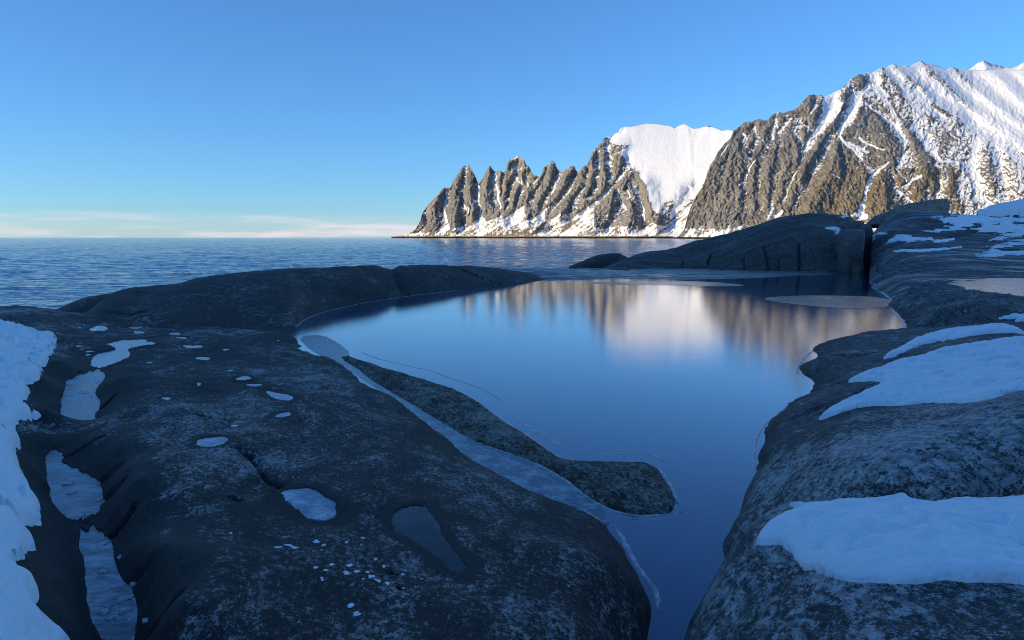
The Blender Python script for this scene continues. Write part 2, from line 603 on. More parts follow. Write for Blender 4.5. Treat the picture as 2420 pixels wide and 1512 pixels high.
crest1 = [(900, 560.2)] + Z1([(0, 1310), (100, 1297), (150, 1285), (260, 1240), (300, 1200), (340, 1130), (370, 1060), (385, 1000), (410, 945), (450, 900), (480, 850), (540, 790), (600, 730), (650, 670), (700, 612), (740, 625), (790, 620), (820, 550), (850, 490), (900, 420), (940, 350), (975, 312), (1000, 308), (1030, 335), (1045, 310), (1065, 293), (1080, 320), (1110, 390), (1150, 470), (1195, 565), (1210, 540), (1250, 480), (1290, 400), (1320, 345), (1350, 298), (1370, 330), (1400, 370), (1430, 390), (1480, 385), (1520, 390), (1555, 405), (1575, 370), (1600, 270), (1620, 220), (1650, 205), (1690, 205), (1740, 155), (1780, 190), (1810, 200), (1840, 230), (1865, 300), (1895, 310), (1920, 345), (1945, 400), (1990, 450), (2010, 450), (2060, 435), (2085, 435), (2100, 370), (2110, 320), (2160, 290), (2195, 300), (2215, 235), (2250, 240), (2280, 280), (2300, 340), (2350, 385)]) + \
    Z2([(215, 670), (240, 665), (280, 625), (340, 600), (375, 595), (395, 655), (425, 670), (460, 630), (500, 600), (530, 590), (560, 520), (600, 430), (650, 360), (710, 315), (740, 255), (780, 232), (805, 245), (815, 240), (860, 205), (915, 185), (950, 130), (1000, 112), (1080, 115), (1180, 95), (1280, 72), (1400, 82), (1500, 95), (1560, 105), (1615, 135), (1660, 105), (1730, 78), (1790, 105), (1850, 140), (1920, 130), (1990, 112), (2020, 105), (2090, 115), (2140, 140), (2200, 165), (2270, 150), (2340, 165)]) + [(1800, 330), (1900, 380)]

ribs1 = [Z1(p) for p in (
    [(700, 612), (620, 720), (560, 850), (520, 1000), (480, 1150), (420, 1230)],
    [(385, 1000), (340, 1150), (280, 1240)],
    [(990, 308), (900, 560), (830, 800), (800, 1000), (790, 1200)],
    [(940, 680), (880, 900), (840, 1150)],
    [(1065, 293), (1020, 520), (1050, 780), (1030, 1000)],
    [(1110, 880), (1090, 1110)],
    [(1350, 298), (1330, 500), (1300, 620), (1260, 780), (1290, 1080)],
    [(1480, 385), (1490, 560), (1500, 700)],
    [(1650, 205), (1600, 330), (1570, 600), (1540, 750), (1530, 900), (1440, 1060)],
    [(1840, 230), (1860, 360), (1830, 450), (1760, 560), (1700, 700), (1640, 900), (1530, 1060)],
    [(1990, 450), (1900, 600), (1870, 690), (1720, 950)],
    [(2110, 320), (2080, 470), (1960, 560), (1900, 650), (1860, 850), (1880, 1050)],
    [(2230, 235), (2150, 480), (2130, 600), (2050, 800), (2000, 1060)],
    [(2420, 500), (2290, 700), (2180, 850), (2130, 970)])] + [Z2(p) for p in (
    [(375, 595), (240, 800), (80, 980), (20, 1150)],
    [(530, 590), (420, 750), (330, 920), (240, 1050), (200, 1250)],
    [(600, 430), (580, 700), (520, 900), (400, 1180)],
    [(700, 320), (720, 600), (690, 900), (560, 1080)],
    [(900, 470), (860, 600), (870, 780)],
    [(870, 370), (840, 420)],
    [(1060, 640), (920, 850), (760, 1050), (600, 1150), (560, 1330)],
    [(1080, 700), (1060, 950), (1080, 1250)],
    [(1250, 800), (1270, 1000), (1310, 1180), (1370, 1280)],
    [(1790, 105), (1780, 300), (1800, 480), (1840, 640)],
    [(2020, 105), (1900, 320), (1870, 480), (1880, 620)])]
gul1 = [Z1(p) for p in (
    [(760, 640), (740, 800), (710, 950), (720, 1100)],
    [(440, 910), (430, 1100), (400, 1240)],
    [(1030, 335), (985, 560), (960, 640), (985, 850), (1000, 1110)],
    [(1195, 565), (1195, 800), (1210, 1040)],
    [(1415, 385), (1440, 560), (1470, 750), (1510, 900)],
    [(1555, 405), (1530, 560), (1520, 760)],
    [(1740, 300), (1750, 420), (1650, 640), (1600, 900)],
    [(1720, 490), (1780, 570), (1820, 690), (1690, 950)],
    [(1870, 460), (1890, 620)],
    [(2050, 440), (2000, 520), (1940, 600)],
    [(2160, 300), (2100, 520), (2000, 640), (1930, 800)],
    [(2350, 385), (2300, 560), (2230, 680), (2130, 850), (2100, 960)])] + [Z2(p) for p in (
    [(425, 670), (340, 880), (200, 1020), (30, 1120)],
    [(560, 620), (520, 800), (430, 1000), (370, 1180)],
    [(680, 400), (680, 560), (640, 870), (610, 980)],
    [(790, 250), (800, 380), (790, 520), (830, 700), (870, 760)],
    [(1080, 600), (880, 810), (720, 980), (540, 1120), (330, 1260), (100, 1380)],
    [(905, 880), (950, 1020), (1000, 1120)],
    [(1040, 900), (1060, 980)],
    [(1085, 790), (1150, 930), (1180, 1050), (1230, 1200), (1240, 1330)],
    [(1840, 140), (1760, 320), (1760, 500), (1850, 700), (1890, 850), (1700, 1150), (1530, 1340)],
    [(1930, 140), (1850, 400), (1860, 560)])]
snowg1 = [(l, w) for l, w in (
    (Z1([(755, 680), (740, 800), (720, 900), (715, 1000), (720, 1100)]), 5.5),
    (Z1([(975, 780), (988, 900), (990, 950)]), 2.2), (Z1([(1020, 900), (1030, 980)]), 2.2),
    (Z1([(1195, 590), (1195, 800), (1205, 940), (1210, 1040)]), 4.5),
    (Z1([(1420, 430), (1440, 560), (1470, 750), (1510, 900)]), 5.0),
    (Z1([(1740, 310), (1750, 400)]), 3.0), (Z1([(1720, 490), (1780, 570), (1820, 690)]), 3.2), (Z1([(1800, 480), (1780, 600)]), 2.2), (Z1([(1870, 480), (1890, 610)]), 2.2),
    (Z1([(2290, 560), (2230, 680)]), 3.0), (Z1([(2160, 930), (2080, 1000), (1980, 1060)]), 5.0), (Z1([(1960, 560), (2000, 510)]), 3.5), (Z1([(1350, 720), (1390, 660)]), 3.5),
    (Z2([(340, 880), (200, 1020), (60, 1120)]), 2.2), (Z2([(1080, 600), (880, 810)]), 1.5), (Z2([(760, 940), (640, 1050), (540, 1120), (330, 1260), (100, 1380)]), 5.5),
    (Z2([(905, 880), (950, 1020), (1000, 1120)]), 2.5), (Z2([(1085, 790), (1150, 930), (1180, 1050), (1230, 1200), (1240, 1330)]), 4.0),
    (Z2([(1040, 900), (1060, 980)]), 3.0), (Z2([(610, 900), (650, 890)]), 3.0), (Z2([(790, 300), (820, 380)]), 4.0), (Z2([(20, 1340), (100, 1270), (200, 1200)]), 5.0))]
dome = Z2([(815, 240), (915, 190), (1000, 105), (1280, 60), (1560, 100), (1730, 70), (1990, 105), (2400, 160), (2400, 300), (2100, 520), (1960, 860), (1790, 1060), (1640, 1180), (1500, 1330), (1440, 1200), (1330, 1150), (1290, 1000), (1250, 830), (1100, 640), (1070, 580), (930, 450), (1040, 350), (900, 345), (820, 280)])
talus_line1 = [(900, 559)] + Z1([(260, 1250), (440, 1225), (520, 1245), (640, 1180), (700, 1120), (760, 1060), (790, 1215), (960, 1140), (1000, 1090), (1070, 1130), (1190, 1050), (1260, 1025), (1300, 1090), (1420, 1060), (1510, 990), (1550, 1065), (1660, 980), (1840, 850), (1830, 960), (1900, 1060), (1980, 1060), (2130, 940), (2060, 1100), (2200, 1060), (2400, 960)]) + Z2([(330, 1240), (550, 1110), (620, 1100), (570, 1340), (720, 1360), (900, 1330), (1220, 1350), (1250, 1250), (1340, 1290), (1480, 1340), (1560, 1250), (1700, 1180), (1900, 900), (2000, 860)]) + [(1800, 480), (1900, 480)]

crest2 = [(1590, 559)] + Z2([(1640, 1480), (1700, 1420), (1730, 1370), (1770, 1220), (1810, 1100), (1900, 930), (1960, 850), (2000, 720), (2050, 590), (2110, 500), (2140, 430), (2230, 320), (2300, 260)]) + Z3([(135, 515), (200, 470), (250, 425), (300, 418), (320, 430), (350, 405), (400, 392), (440, 410), (490, 400), (520, 360), (560, 335), (600, 322), (640, 335), (690, 315), (750, 300), (800, 265), (850, 205), (900, 152), (945, 145), (980, 158), (1030, 155), (1050, 170), (1090, 160), (1150, 125), (1240, 80), (1280, 40), (1310, 0)]) + Z4([(30, 210), (60, 195), (110, 205), (130, 180), (155, 175), (170, 195), (200, 170), (270, 130), (310, 145), (340, 112), (380, 100), (420, 115), (460, 122), (500, 115), (535, 130), (580, 95), (650, 70), (680, 95), (740, 100), (800, 120), (880, 152), (940, 130), (1000, 152), (1100, 155), (1300, 155), (1613, 152)]) + [(2500, 150), (2700, 170), (3000, 230), (3300, 330)]
ribs2 = [Z3(p) for p in (
    [(290, 418), (200, 540), (130, 800), (60, 1100), (0, 1350)],
    [(135, 515), (20, 780), (-60, 1100)],
    [(400, 392), (340, 580), (230, 800), (200, 1000), (160, 1350)],
    [(520, 360), (470, 500), (400, 700), (330, 850), (330, 1200), (380, 1370)],
    [(640, 335), (560, 560), (540, 800), (460, 1000), (440, 1350)],
    [(750, 300), (690, 470), (640, 600), (660, 800), (620, 1000), (570, 1200)],
    [(690, 480), (780, 680), (790, 830)],
    [(920, 150), (850, 300), (830, 420), (880, 560)],
    [(1030, 160), (980, 320), (930, 450), (900, 520)],
    [(1240, 80), (1240, 260), (1180, 380), (1060, 560), (980, 700), (850, 850), (760, 1020), (690, 1360)],
    [(1460, 230), (1350, 450), (1230, 570), (1150, 800), (1050, 1000), (900, 1250), (880, 1400)],
    [(1230, 570), (1330, 720), (1460, 860), (1500, 960), (1450, 1120), (1380, 1300)],
    [(1690, 850), (1600, 1000), (1540, 1150), (1530, 1350)])] + [Z4(p) for p in (
    [(60, 195), (80, 330), (100, 450), (250, 650), (350, 800), (440, 890)],
    [(270, 130), (350, 250), (430, 330), (520, 450), (640, 560), (780, 640), (900, 760), (1060, 870)],
    [(270, 130), (280, 300), (330, 450), (430, 600), (490, 680)],
    [(380, 100), (500, 200), (640, 320), (740, 480), (880, 560)],
    [(650, 70), (720, 180), (850, 270), (960, 370), (1100, 480), (1220, 550), (1400, 680), (1640, 850)],
    [(940, 130), (1060, 240), (1220, 380), (1340, 480), (1640, 700)],
    [(1000, 550), (950, 650), (930, 730), (1100, 900)],
    [(330, 1030), (450, 1130), (470, 1200)], [(330, 1030), (300, 1200), (280, 1400)],
    [(500, 690), (570, 800), (680, 960), (720, 1100), (640, 1300)],
    [(800, 960), (900, 1100), (960, 1300), (980, 1420)],
    [(1250, 900), (1290, 1100), (1330, 1300)], [(1450, 850), (1500, 1050), (1560, 1300)],
    [(1300, 155), (1500, 330), (1750, 560)], [(1613, 152), (1800, 400), (2000, 800)])] + [[(2600, 160), (2680, 300), (2760, 500)], [(2800, 190), (2880, 330), (2960, 520)]]
gul2 = [Z3(p) for p in (
    [(220, 530), (260, 620), (300, 740), (280, 880)],
    [(80, 640), (20, 900), (-20, 1200)],
    [(340, 470), (370, 560), (290, 900), (260, 1000), (250, 1340)],
    [(560, 400), (540, 580), (450, 760), (400, 900), (410, 1340)],
    [(720, 390), (600, 530), (590, 720), (610, 900), (560, 1130), (520, 1260)],
    [(800, 400), (810, 460), (880, 480), (930, 520)],
    [(740, 500), (840, 640), (850, 690)],
    [(1060, 180), (1060, 330), (940, 540), (860, 690), (820, 830), (770, 940), (700, 1080), (640, 1230)],
    [(1150, 230), (1060, 450), (960, 540)],
    [(1490, 60), (1330, 310), (1220, 520), (1210, 570), (1300, 680), (1400, 790), (1530, 920), (1540, 960)],
    [(1100, 560), (1050, 740), (980, 860), (830, 1100), (720, 1340)],
    [(1690, 850), (1560, 950), (1480, 1090), (1440, 1260), (1420, 1380)])] + [Z4(p) for p in (
    [(310, 148), (450, 310), (540, 440), (640, 560), (680, 600)],
    [(110, 470), (250, 570), (400, 700), (470, 790), (480, 900), (440, 1060), (420, 1100), (500, 1210), (480, 1290), (550, 1410)],
    [(350, 1100), (380, 1230), (440, 1300)],
    [(190, 230), (260, 330), (350, 500), (440, 640)],
    [(570, 690), (640, 790), (720, 930), (780, 960), (870, 1060), (880, 1200)],
    [(510, 120), (600, 230), (720, 340), (830, 460), (930, 510), (990, 530)],
    [(600, 340), (700, 430), (740, 500), (830, 600)],
    [(780, 650), (900, 740), (1040, 850), (1130, 900), (1110, 1040), (1180, 1180), (1220, 1300), (1270, 1400)],
    [(870, 155), (960, 280), (1060, 390), (1200, 510), (1330, 600), (1450, 700), (1600, 800), (1700, 900)],
    [(1000, 540), (1130, 630), (1300, 740), (1450, 870), (1560, 950)],
    [(1040, 160), (1300, 330), (1500, 520), (1640, 620)],
    [(1440, 155), (1640, 350), (1850, 560)],
    [(680, 1260), (720, 1330), (730, 1400)], [(830, 1200), (800, 1400)], [(1010, 1200), (1000, 1400)], [(1390, 960), (1420, 1300)])] + [[(2520, 160), (2600, 300), (2680, 500)], [(2700, 175), (2780, 320), (2860, 500)]]
snowg2 = [(l, w) for l, w in (
    (Z3([(1140, 250), (1060, 440), (1000, 490)]), 9.0), (Z3([(1000, 490), (940, 560), (870, 680)]), 6.0), (Z3([(870, 680), (820, 830)]), 3.2), (Z3([(770, 930), (700, 1080), (640, 1230)]), 2.0),
    (Z3([(1490, 60), (1330, 310)]), 10.0), (Z3([(1330, 310), (1220, 520)]), 4.0), (Z3([(1210, 560), (1300, 660), (1390, 750), (1440, 800)]), 6.0), (Z3([(1300, 640), (1420, 690), (1500, 740)]), 6.0), (Z3([(1520, 900), (1540, 950)]), 4.0),
    (Z3([(1690, 850), (1560, 950), (1480, 1090), (1440, 1260)]), 4.0), (Z3([(1440, 1260), (1420, 1380)]), 14.0), (Z3([(1360, 1360), (1480, 1380)]), 12.0),
    (Z3([(380, 790), (290, 900), (260, 1000)]), 2.6), (Z3([(260, 1030), (200, 1060)]), 3.0), (Z3([(1020, 790), (980, 860)]), 2.4), (Z3([(720, 390), (610, 530)]), 5.0), (Z3([(560, 410), (590, 480)]), 4.0), (Z3([(540, 540), (550, 600)]), 4.0),
    (Z3([(340, 490), (370, 560)]), 3.0), (Z3([(220, 530), (265, 600)]), 2.6), (Z3([(270, 770), (295, 800)]), 2.6), (Z3([(430, 600), (470, 690)]), 2.6), (Z3([(810, 430), (930, 520)]), 2.2), (Z3([(920, 330), (970, 250)]), 6.0), (Z3([(1080, 260), (1070, 320)]), 7.0),
    (Z3([(520, 1260), (510, 1350), (480, 1400)]), 7.0), (Z3([(620, 1330), (560, 1400)]), 9.0), (Z3([(1110, 940), (1200, 990)]), 2.2), (Z3([(1410, 580), (1500, 650), (1640, 700)]), 3.5), (Z3([(90, 660), (0, 760)]), 2.5),
    (Z4([(330, 160), (430, 280), (480, 380), (600, 530)]), 8.0), (Z4([(110, 465), (250, 570), (400, 700), (460, 780)]), 4.5), (Z4([(400, 620), (440, 720), (480, 820)]), 7.0), (Z4([(480, 820), (480, 920), (430, 1090)]), 4.0), (Z4([(400, 1080), (500, 1210)]), 2.5), (Z4([(640, 1160), (540, 1210), (490, 1270)]), 6.0), (Z4([(410, 1290), (470, 1340), (560, 1410)]), 5.0),
    (Z4([(580, 700), (640, 790), (710, 910)]), 3.0), (Z4([(780, 950), (840, 1020), (1000, 1030)]), 6.0), (Z4([(770, 1060), (830, 1080)]), 4.0),
    (Z4([(1130, 900), (1110, 1040), (1180, 1180), (1220, 1290)]), 5.0), (Z4([(1260, 1380), (1310, 1420)]), 8.0), (Z4([(270, 340), (330, 410)]), 7.0), (Z4([(340, 470), (360, 560)]), 6.0), (Z4([(50, 800), (120, 850), (280, 910)]), 4.0), (Z4([(0, 870), (80, 960)]), 8.0),
    (Z4([(330, 1030), (200, 1130), (130, 1270), (90, 1420)]), 3.5), (Z4([(150, 1130), (180, 1110)]), 4.0), (Z4([(900, 530), (980, 560), (920, 720)]), 9.0), (Z4([(750, 250), (850, 420), (1000, 500), (1200, 620)]), 14.0), (Z4([(900, 200), (1000, 330), (1150, 440), (1260, 560)]), 14.0))]
snow2_pts = [(x, y, s) for (x, y), s in zip(Z4([(100, 280), (230, 230), (400, 130), (700, 200), (600, 600), (400, 450), (200, 600), (300, 900), (600, 850), (900, 400), (1000, 780), (1300, 600), (1500, 300), (1613, 150), (1300, 900), (1500, 1050), (1000, 1000), (900, 1200), (1300, 1200), (1500, 1300), (400, 1250), (1613, 800), (1750, 1100), (1900, 500), (700, 1250), (740, 720), (850, 780), (1250, 480)]),
    [.34, .55, .75, .62, .45, .40, .16, .18, .32, .62, .42, .62, .95, 1.0, .46, .38, .38, .20, .36, .38, .18, .62, .5, 1.0, .16, .42, .3, .70])] + \
    [(x, y, s) for (x, y), s in zip(Z3([(1300, 150), (1150, 250), (900, 250), (650, 450), (200, 500), (300, 900), (800, 1000), (1200, 800), (600, 700), (60, 700), (100, 1200), (1000, 600), (400, 600), (1350, 250), (1000, 1300), (500, 1000)]),
    [.55, .75, .34, .34, .26, .08, .10, .14, .14, .14, .08, .30, .26, .5, .10, .06])]


def idw(px, py, pts, p=3.0):
    num = 0; den = 0
    for x, y, s in pts:
        w = 1.0 / (((px - x) ** 2 + (py - y) ** 2) + 60.0) ** (p / 2)
        num = num + w * s; den = den + w
    return num / den


def line_box_dist(px, py, l, reach):
    """distance to a polyline, only looked up within reach of it"""
    l = np.asarray(l, float)
    d = np.full(px.shape, float(reach))
    lo, hi = l.min(0) - reach, l.max(0) + reach
    m = (px > lo[0]) & (px < hi[0]) & (py > lo[1]) & (py < hi[1])
    if m.any():
        d[m] = np.minimum(reach, seg_dist(px[m], py[m], l))
    return d


def lines_dist(px, py, lines, reach=46.0):
    d = np.full(px.shape, reach)
    for l in lines:
        d = np.minimum(d, line_box_dist(px, py, l, reach))
    return d


def build_mountain(name, crest, shore_px, shore_d, cot_fun, ribs, guls, snowg, x0, x1, nc, nr, k, which, label):
    c = np.array(crest)
    cols = np.linspace(x0, x1, nc)
    cy = np.interp(cols, c[:, 0], c[:, 1])
    if which == 1:
        jag = 1.3 * (1 - smooth(1440, 1470, cols)) + 0.25
    elif which == 2:
        jag = 1.5 * (1 - smooth(2050, 2150, cols)) + 0.5 - 0.3 * smooth(2260, 2300, cols)
    else:
        jag = 1.2
    cy = cy + jag * fbm(cols / 5.0, cols * 0 + 3.3, 3, 5 + which)
    cy = np.minimum(cy, SHORE - 0.8)
    t = np.linspace(0, 1, nr) ** 0.9
    PX, T = np.meshgrid(cols, t)
    PY = cy[None, :] + (SHORE + 0.9 - cy[None, :]) * T
    hfrac = np.clip((HZ - PY) / F, 0, 1)
    Ds = np.interp(PX, shore_px, shore_d)
    # warp so that traced lines become ragged
    wx = PX + 7.0 * fbm(PX / 30, PY / 30, 3, 11) + 1.6 * fbm(PX / 6, PY / 7, 2, 12)
    wy = PY + 4.0 * fbm(PX / 22 + 9, PY / 22, 3, 13)
    dr = lines_dist(wx, wy, ribs)
    dg = lines_dist(wx, wy, guls)
    mpp = Ds / F
    off = k(PX, PY) * mpp * np.clip(dr - dg, -34, 34)
    # snow fields
    if which == 1:
        sd = sdf(wx, wy, dome)
        fld = smooth(3, -6, sd)
        off = off * (1 - smooth(8, -45, sd) * (0.92 - 0.45 * smooth(1590, 1630, PX)))
        tl = np.array(talus_line1)
        ty = np.interp(PX, tl[:, 0], tl[:, 1])
        tal = smooth(-2, 3, wy - ty) * (1 - fld * 0.5)
        treezone = smooth(415, 480, PY) * fld
        sfac = np.full_like(PX, 0.27) + 0.14 * smooth(430, 380, PY)
        sfac = np.maximum(sfac, fld * (1.25 - 0.84 * treezone * smooth(-0.35, 0.25, fbm(PX / 26, PY / 50, 3, 77))))
        diag = fbm((PX * 0.6 + PY * 0.8) / 7.0, (PX * 0.8 - PY * 0.6) / 60.0, 4, 91)
        diag2 = fbm((PX * 0.8 + PY * 0.6) / 50.0, (PX * 0.6 - PY * 0.8) / 50.0, 3, 93)
        sfac = np.maximum(sfac, tal * (0.58 + 0.42 * diag + 0.25 * diag2) - smooth(555.5, 559.5, PY) * 0.4)
        veg = np.maximum(tal * 0.75, treezone * 0.9)
        rockness = np.clip(1 - fld * 0.93 - tal * 0.6, 0.05, 1)
    elif which == 2:
        sfac = idw(PX, PY, snow2_pts)
        foot = smooth(515, 545, PY + 9 * fbm(PX / 25, PY / 25, 3, 31))
        sfac = np.maximum(sfac, foot * (0.60 + 0.4 * fbm((PX * 0.7 + PY * 0.7) / 9, (PX * 0.7 - PY * 0.7) / 40, 3, 92)))
        veg = smooth(330, 430, PY) * smooth(1750, 2050, PX) * 0.9
        rockness = np.clip(1.15 - sfac * 0.9, 0.12, 1)
        tal = foot
    else:
        sfac = np.full_like(PX, 0.72); veg = 0 * PX; rockness = np.full_like(PX, 0.5); tal = 0 * PX
    gmask = np.zeros_like(PX)
    rag = 0.35 * fbm(PX / 5, PY / 9, 3, 19)
    for l, w in snowg:
        d = line_box_dist(wx, wy, l, w * 2 + 2)
        gmask = np.maximum(gmask, smooth(w * 0.75, w * 0.15, d + w * rag))
    if which == 2:
        rockness = rockness * (1 - 0.75 * gmask)
    # crags: stretched down the fall line
    n_big = ridged((wx + 0.25 * PY) / 26, PY / 48, 4, 51 + which) - 0.55
    n_mid = ridged((wx + 0.3 * PY * np.sign(np.sin(wx / 37.0))) / 9.5, PY / 17, 4, 61 + which, 0.55) - 0.55
    n_fin = ridged((wx + 0.4 * PY) / 5.0, (PY - 0.3 * wx) / 6.5, 3, 71 + which, 0.6) - 0.5
    n_cut = np.abs(perlin((wx * 0.8 + PY * 0.6) / 15, (PY * 0.8 - wx * 0.6) / 9, 75 + which)) - np.abs(perlin((wx * 0.85 - PY * 0.5) / 11, (PY * 0.85 + wx * 0.5) / 16, 76 + which))
    crag = mpp * rockness * (-8.0 * n_big - 5.5 * n_mid - 1.8 * n_fin + 5.0 * n_cut)
    cot = cot_fun(PX, PY)
    D = Ds / (1 - cot * hfrac)
    edge = smooth(0.0, 0.05, T) * 0.6 + 0.4
    low = smooth(561, 545, PY)
    D = D + (off + crag) * edge * low
    D = np.maximum(D, Ds * 0.93)
    # talus apron reaches forward
    a, cz = ray(PX, PY)
    P = np.stack([a * D, D, CAMZ + cz * D], -1)
    # slope-driven snow: flat-lying facets hold snow, walls shed it
    du = np.zeros_like(P); dv = np.zeros_like(P)
    du[:, 1:-1] = P[:, 2:] - P[:, :-2]; du[:, 0] = P[:, 1] - P[:, 0]; du[:, -1] = P[:, -1] - P[:, -2]
    dv[1:-1] = P[2:] - P[:-2]; dv[0] = P[1] - P[0]; dv[-1] = P[-1] - P[-2]
    n = np.cross(dv, du); n /= np.linalg.norm(n, axis=-1, keepdims=True) + 1e-9
    nz = np.abs(n[..., 2])
    hollow = np.clip((dr - dg) / (dr + dg + 1e-6), -1, 1)
    snow = sfac + (nz - 0.5) * 0.7 * (1 - 0.6 * tal) + (0.28 if which == 2 else 0.20) * hollow * (1 - tal) * (1 - 0.85 * smooth(2280, 2380, PX) * (which == 2)) * (0.3 + 0.7 * (sfac < 0.95))
    snow = np.maximum(snow, gmask * 1.1)
    # back side falls away behind the crest
    back = []
    for dd, dz in ((0.02, 0.90), (0.06, 0.72), (0.12, 0.4), (0.2, -0.02)):
        b = P[0].copy()
        b[:, 0] *= (1 + dd); b[:, 1] *= (1 + dd)
        b[:, 2] = b[:, 2] * dz
        back.append(b)
    Pa = np.concatenate([np.array(back[::-1]), P], 0)
    ext = lambda A: np.concatenate([np.repeat(A[:1], 4, 0), A], 0)
    nrr = nr + 4
    ob = mesh_from(name, Pa.reshape(-1, 3), grid_faces(nrr, nc)[:, ::-1], MAT['mountain'], attrs={'snow': ext(snow), 'veg': ext(veg)})
    tag(ob, label, kind='structure')
    return ob


def cot1(PX, PY):
    c = np.interp(PX, [900, 1000, 1340, 1400, 1460, 1520, 1600, 1680, 1800], [0.5, 0.7, 0.8, 0.85, 0.93, 1.02, 1.12, 1.18, 1.2])
    return c


def cot2(PX, PY):
    return np.interp(PX, [1590, 1700, 1800, 1950, 2100, 2300, 3000], [0.5, 0.7, 0.8, 0.95, 1.1, 1.35, 1.5])


build_mountain('mountain_range', crest1, [900, 1000, 1300, 1500, 1740, 1900], [4300, 3900, 3400, 3150, 2900, 2800], cot1, ribs1, gul1, snowg1, 925, 1800, 740, 280,
               lambda x, y: 0.95 * (1 - 0.75 * smooth(1460, 1500, x) * smooth(440, 400, y)), 1, 'jagged range of rock teeth running into a smooth snow dome beyond the sea')
build_mountain('mountain', crest2, [1590, 1700, 1900, 2200, 2420, 3300], [2250, 2150, 2050, 1950, 1900, 1800], cot2, ribs2, gul2, snowg2, 1592, 2760, 850, 335,
               lambda x, y: 0.62 - 0.30 * smooth(1930, 1850, x) - 0.12 * smooth(2030, 2150, x) - 0.08 * smooth(2250, 2400, x), 2, 'broad brown mountain with snow gullies and a snowy ridge above the rocks')
crest3 = [(2240, 185)] + zc(1638.3, 126, 3.097)([(2030, 112), (2080, 70), (2130, 52), (2180, 75), (2250, 90), (2290, 105), (2350, 98), (2380, 90), (2420, 65), (2480, 60), (2600, 110)]) + [(2600, 200)]
build_mountain('distant_peak', crest3, [2200, 2700], [3600, 3600], lambda x, y: 0.9 + 0 * x, [zc(1638.3, 126, 3.097)([(2130, 52), (2150, 200)]), zc(1638.3, 126, 3.097)([(2420, 65), (2450, 200)])], [zc(1638.3, 126, 3.097)([(2250, 90), (2240, 200)]), zc(1638.3, 126, 3.097)([(2070, 90), (2050, 200)])], [], 2250, 2590, 160, 60,
               lambda x, y: 0.5 + 0 * x, 3, 'small snowy summit just behind the long snow ridge')


def build_back_hill():
    # the mountainside behind the viewer, which keeps the shore in shade
    h = SUN_DIR[:2] / np.linalg.norm(SUN_DIR[:2])
    p = np.array([-h[1], h[0]])
    nr, nc = 60, 160
    s = np.linspace(-1400, 1400, nc); d = np.linspace(60, 1100, nr)
    S, D = np.meshgrid(s, d)
    base = 168 * np.exp(-((D - 560) / 260) ** 2) * smooth(1450, 900, S) * smooth(-430, -260, S)
    Z = base * (1 + 0.10 * fbm(S / 220, D / 220, 5, 3)) - 8
    XY = h[None, None] * D[..., None] + p[None, None] * S[..., None]
    P = np.concatenate([XY, Z[..., None]], -1).reshape(-1, 3)
    n = P.shape[0]
    ob = mesh_from('hill', P, grid_faces(nr, nc), MAT['mountain'], attrs={'snow': np.full(n, 0.45), 'veg': np.full(n, 0.3)})
    tag(ob, 'snow flecked hillside behind the viewer shading the shore', kind='structure')


build_back_hill()

# ------------------------------------------------------------------ rock surfaces (heights over the ground plan)
class Field:
    """a smooth surface through surveyed points; pts are (column, row, z), or ('y', column, row, distance), or ('d', column, distance, z)"""
    def __init__(self, pts, lam=0.002, noise=None):
        W = []
        for p in pts:
            if p[0] == 'y':
                W.append(at_y(p[1], p[2], p[3]))
            elif p[0] == 'd':
                a, _ = ray(p[1], 700.0)
                W.append(np.array([float(a) * p[2], p[2], p[3]]))
            else:
                W.append(at_z(p[0], p[1], p[2]))
        W = np.array(W, float)
        self.W = W
        self.c = np.stack([W[:, 0] / W[:, 1], np.log(W[:, 1])], -1)
        n = len(W)
        K = self._phi(self.c, self.c) + lam * np.eye(n)
        Pm = np.hstack([np.ones((n, 1)), self.c])
        A = np.zeros((n + 3, n + 3)); A[:n, :n] = K; A[:n, n:] = Pm; A[n:, :n] = Pm.T
        sol = np.linalg.solve(A, np.concatenate([W[:, 2], np.zeros(3)]))
        self.w, self.a = sol[:n], sol[n:]
        self.noise = noise
        self.edits = []
        self.cache = None

    @staticmethod
    def _phi(p, q):
        r2 = ((p[:, None, 0] - q[None, :, 0]) ** 2 + (p[:, None, 1] - q[None, :, 1]) ** 2)
        return 0.5 * r2 * np.log(r2 + 1e-9)

    def base_uv(self, u, v):
        """evaluated on a coarse table and interpolated"""
        if self.cache is None:
            u0, u1 = -1.6, 1.6
            v0, v1 = math.log(0.9), math.log(130)
            nu, nv = 321, 331
            U, V = np.meshgrid(np.linspace(u0, u1, nu), np.linspace(v0, v1, nv))
            q = np.stack([U.ravel(), V.ravel()], -1)
            Z = np.empty(len(q))
            for i in range(0, len(q), 20000):
                qq = q[i:i + 20000]
                Z[i:i + 20000] = self._phi(qq, self.c) @ self.w + self.a[0] + qq @ self.a[1:]
            self.cache = (u0, u1, v0, v1, nu, nv, Z.reshape(nv, nu))
        u0, u1, v0, v1, nu, nv, Z = self.cache
        x = np.clip((u - u0) / (u1 - u0) * (nu - 1), 0, nu - 1.001)
        y = np.clip((v - v0) / (v1 - v0) * (nv - 1), 0, nv - 1.001)
        i = x.astype(int); j = y.astype(int); fx = x - i; fy = y - j
        return (Z[j, i] * (1 - fx) + Z[j, i + 1] * fx) * (1 - fy) + (Z[j + 1, i] * (1 - fx) + Z[j + 1, i + 1] * fx) * fy

    def h(self, x, y, fine=True):
        x = np.asarray(x, float); y = np.maximum(np.asarray(y, float), 0.9)
        z = self.base_uv(x / y, np.log(y))
        if self.noise is not None and fine:
            z = z + self.noise(x, y)
        for e in self.edits:
            z = e(x, y, z)
        return z


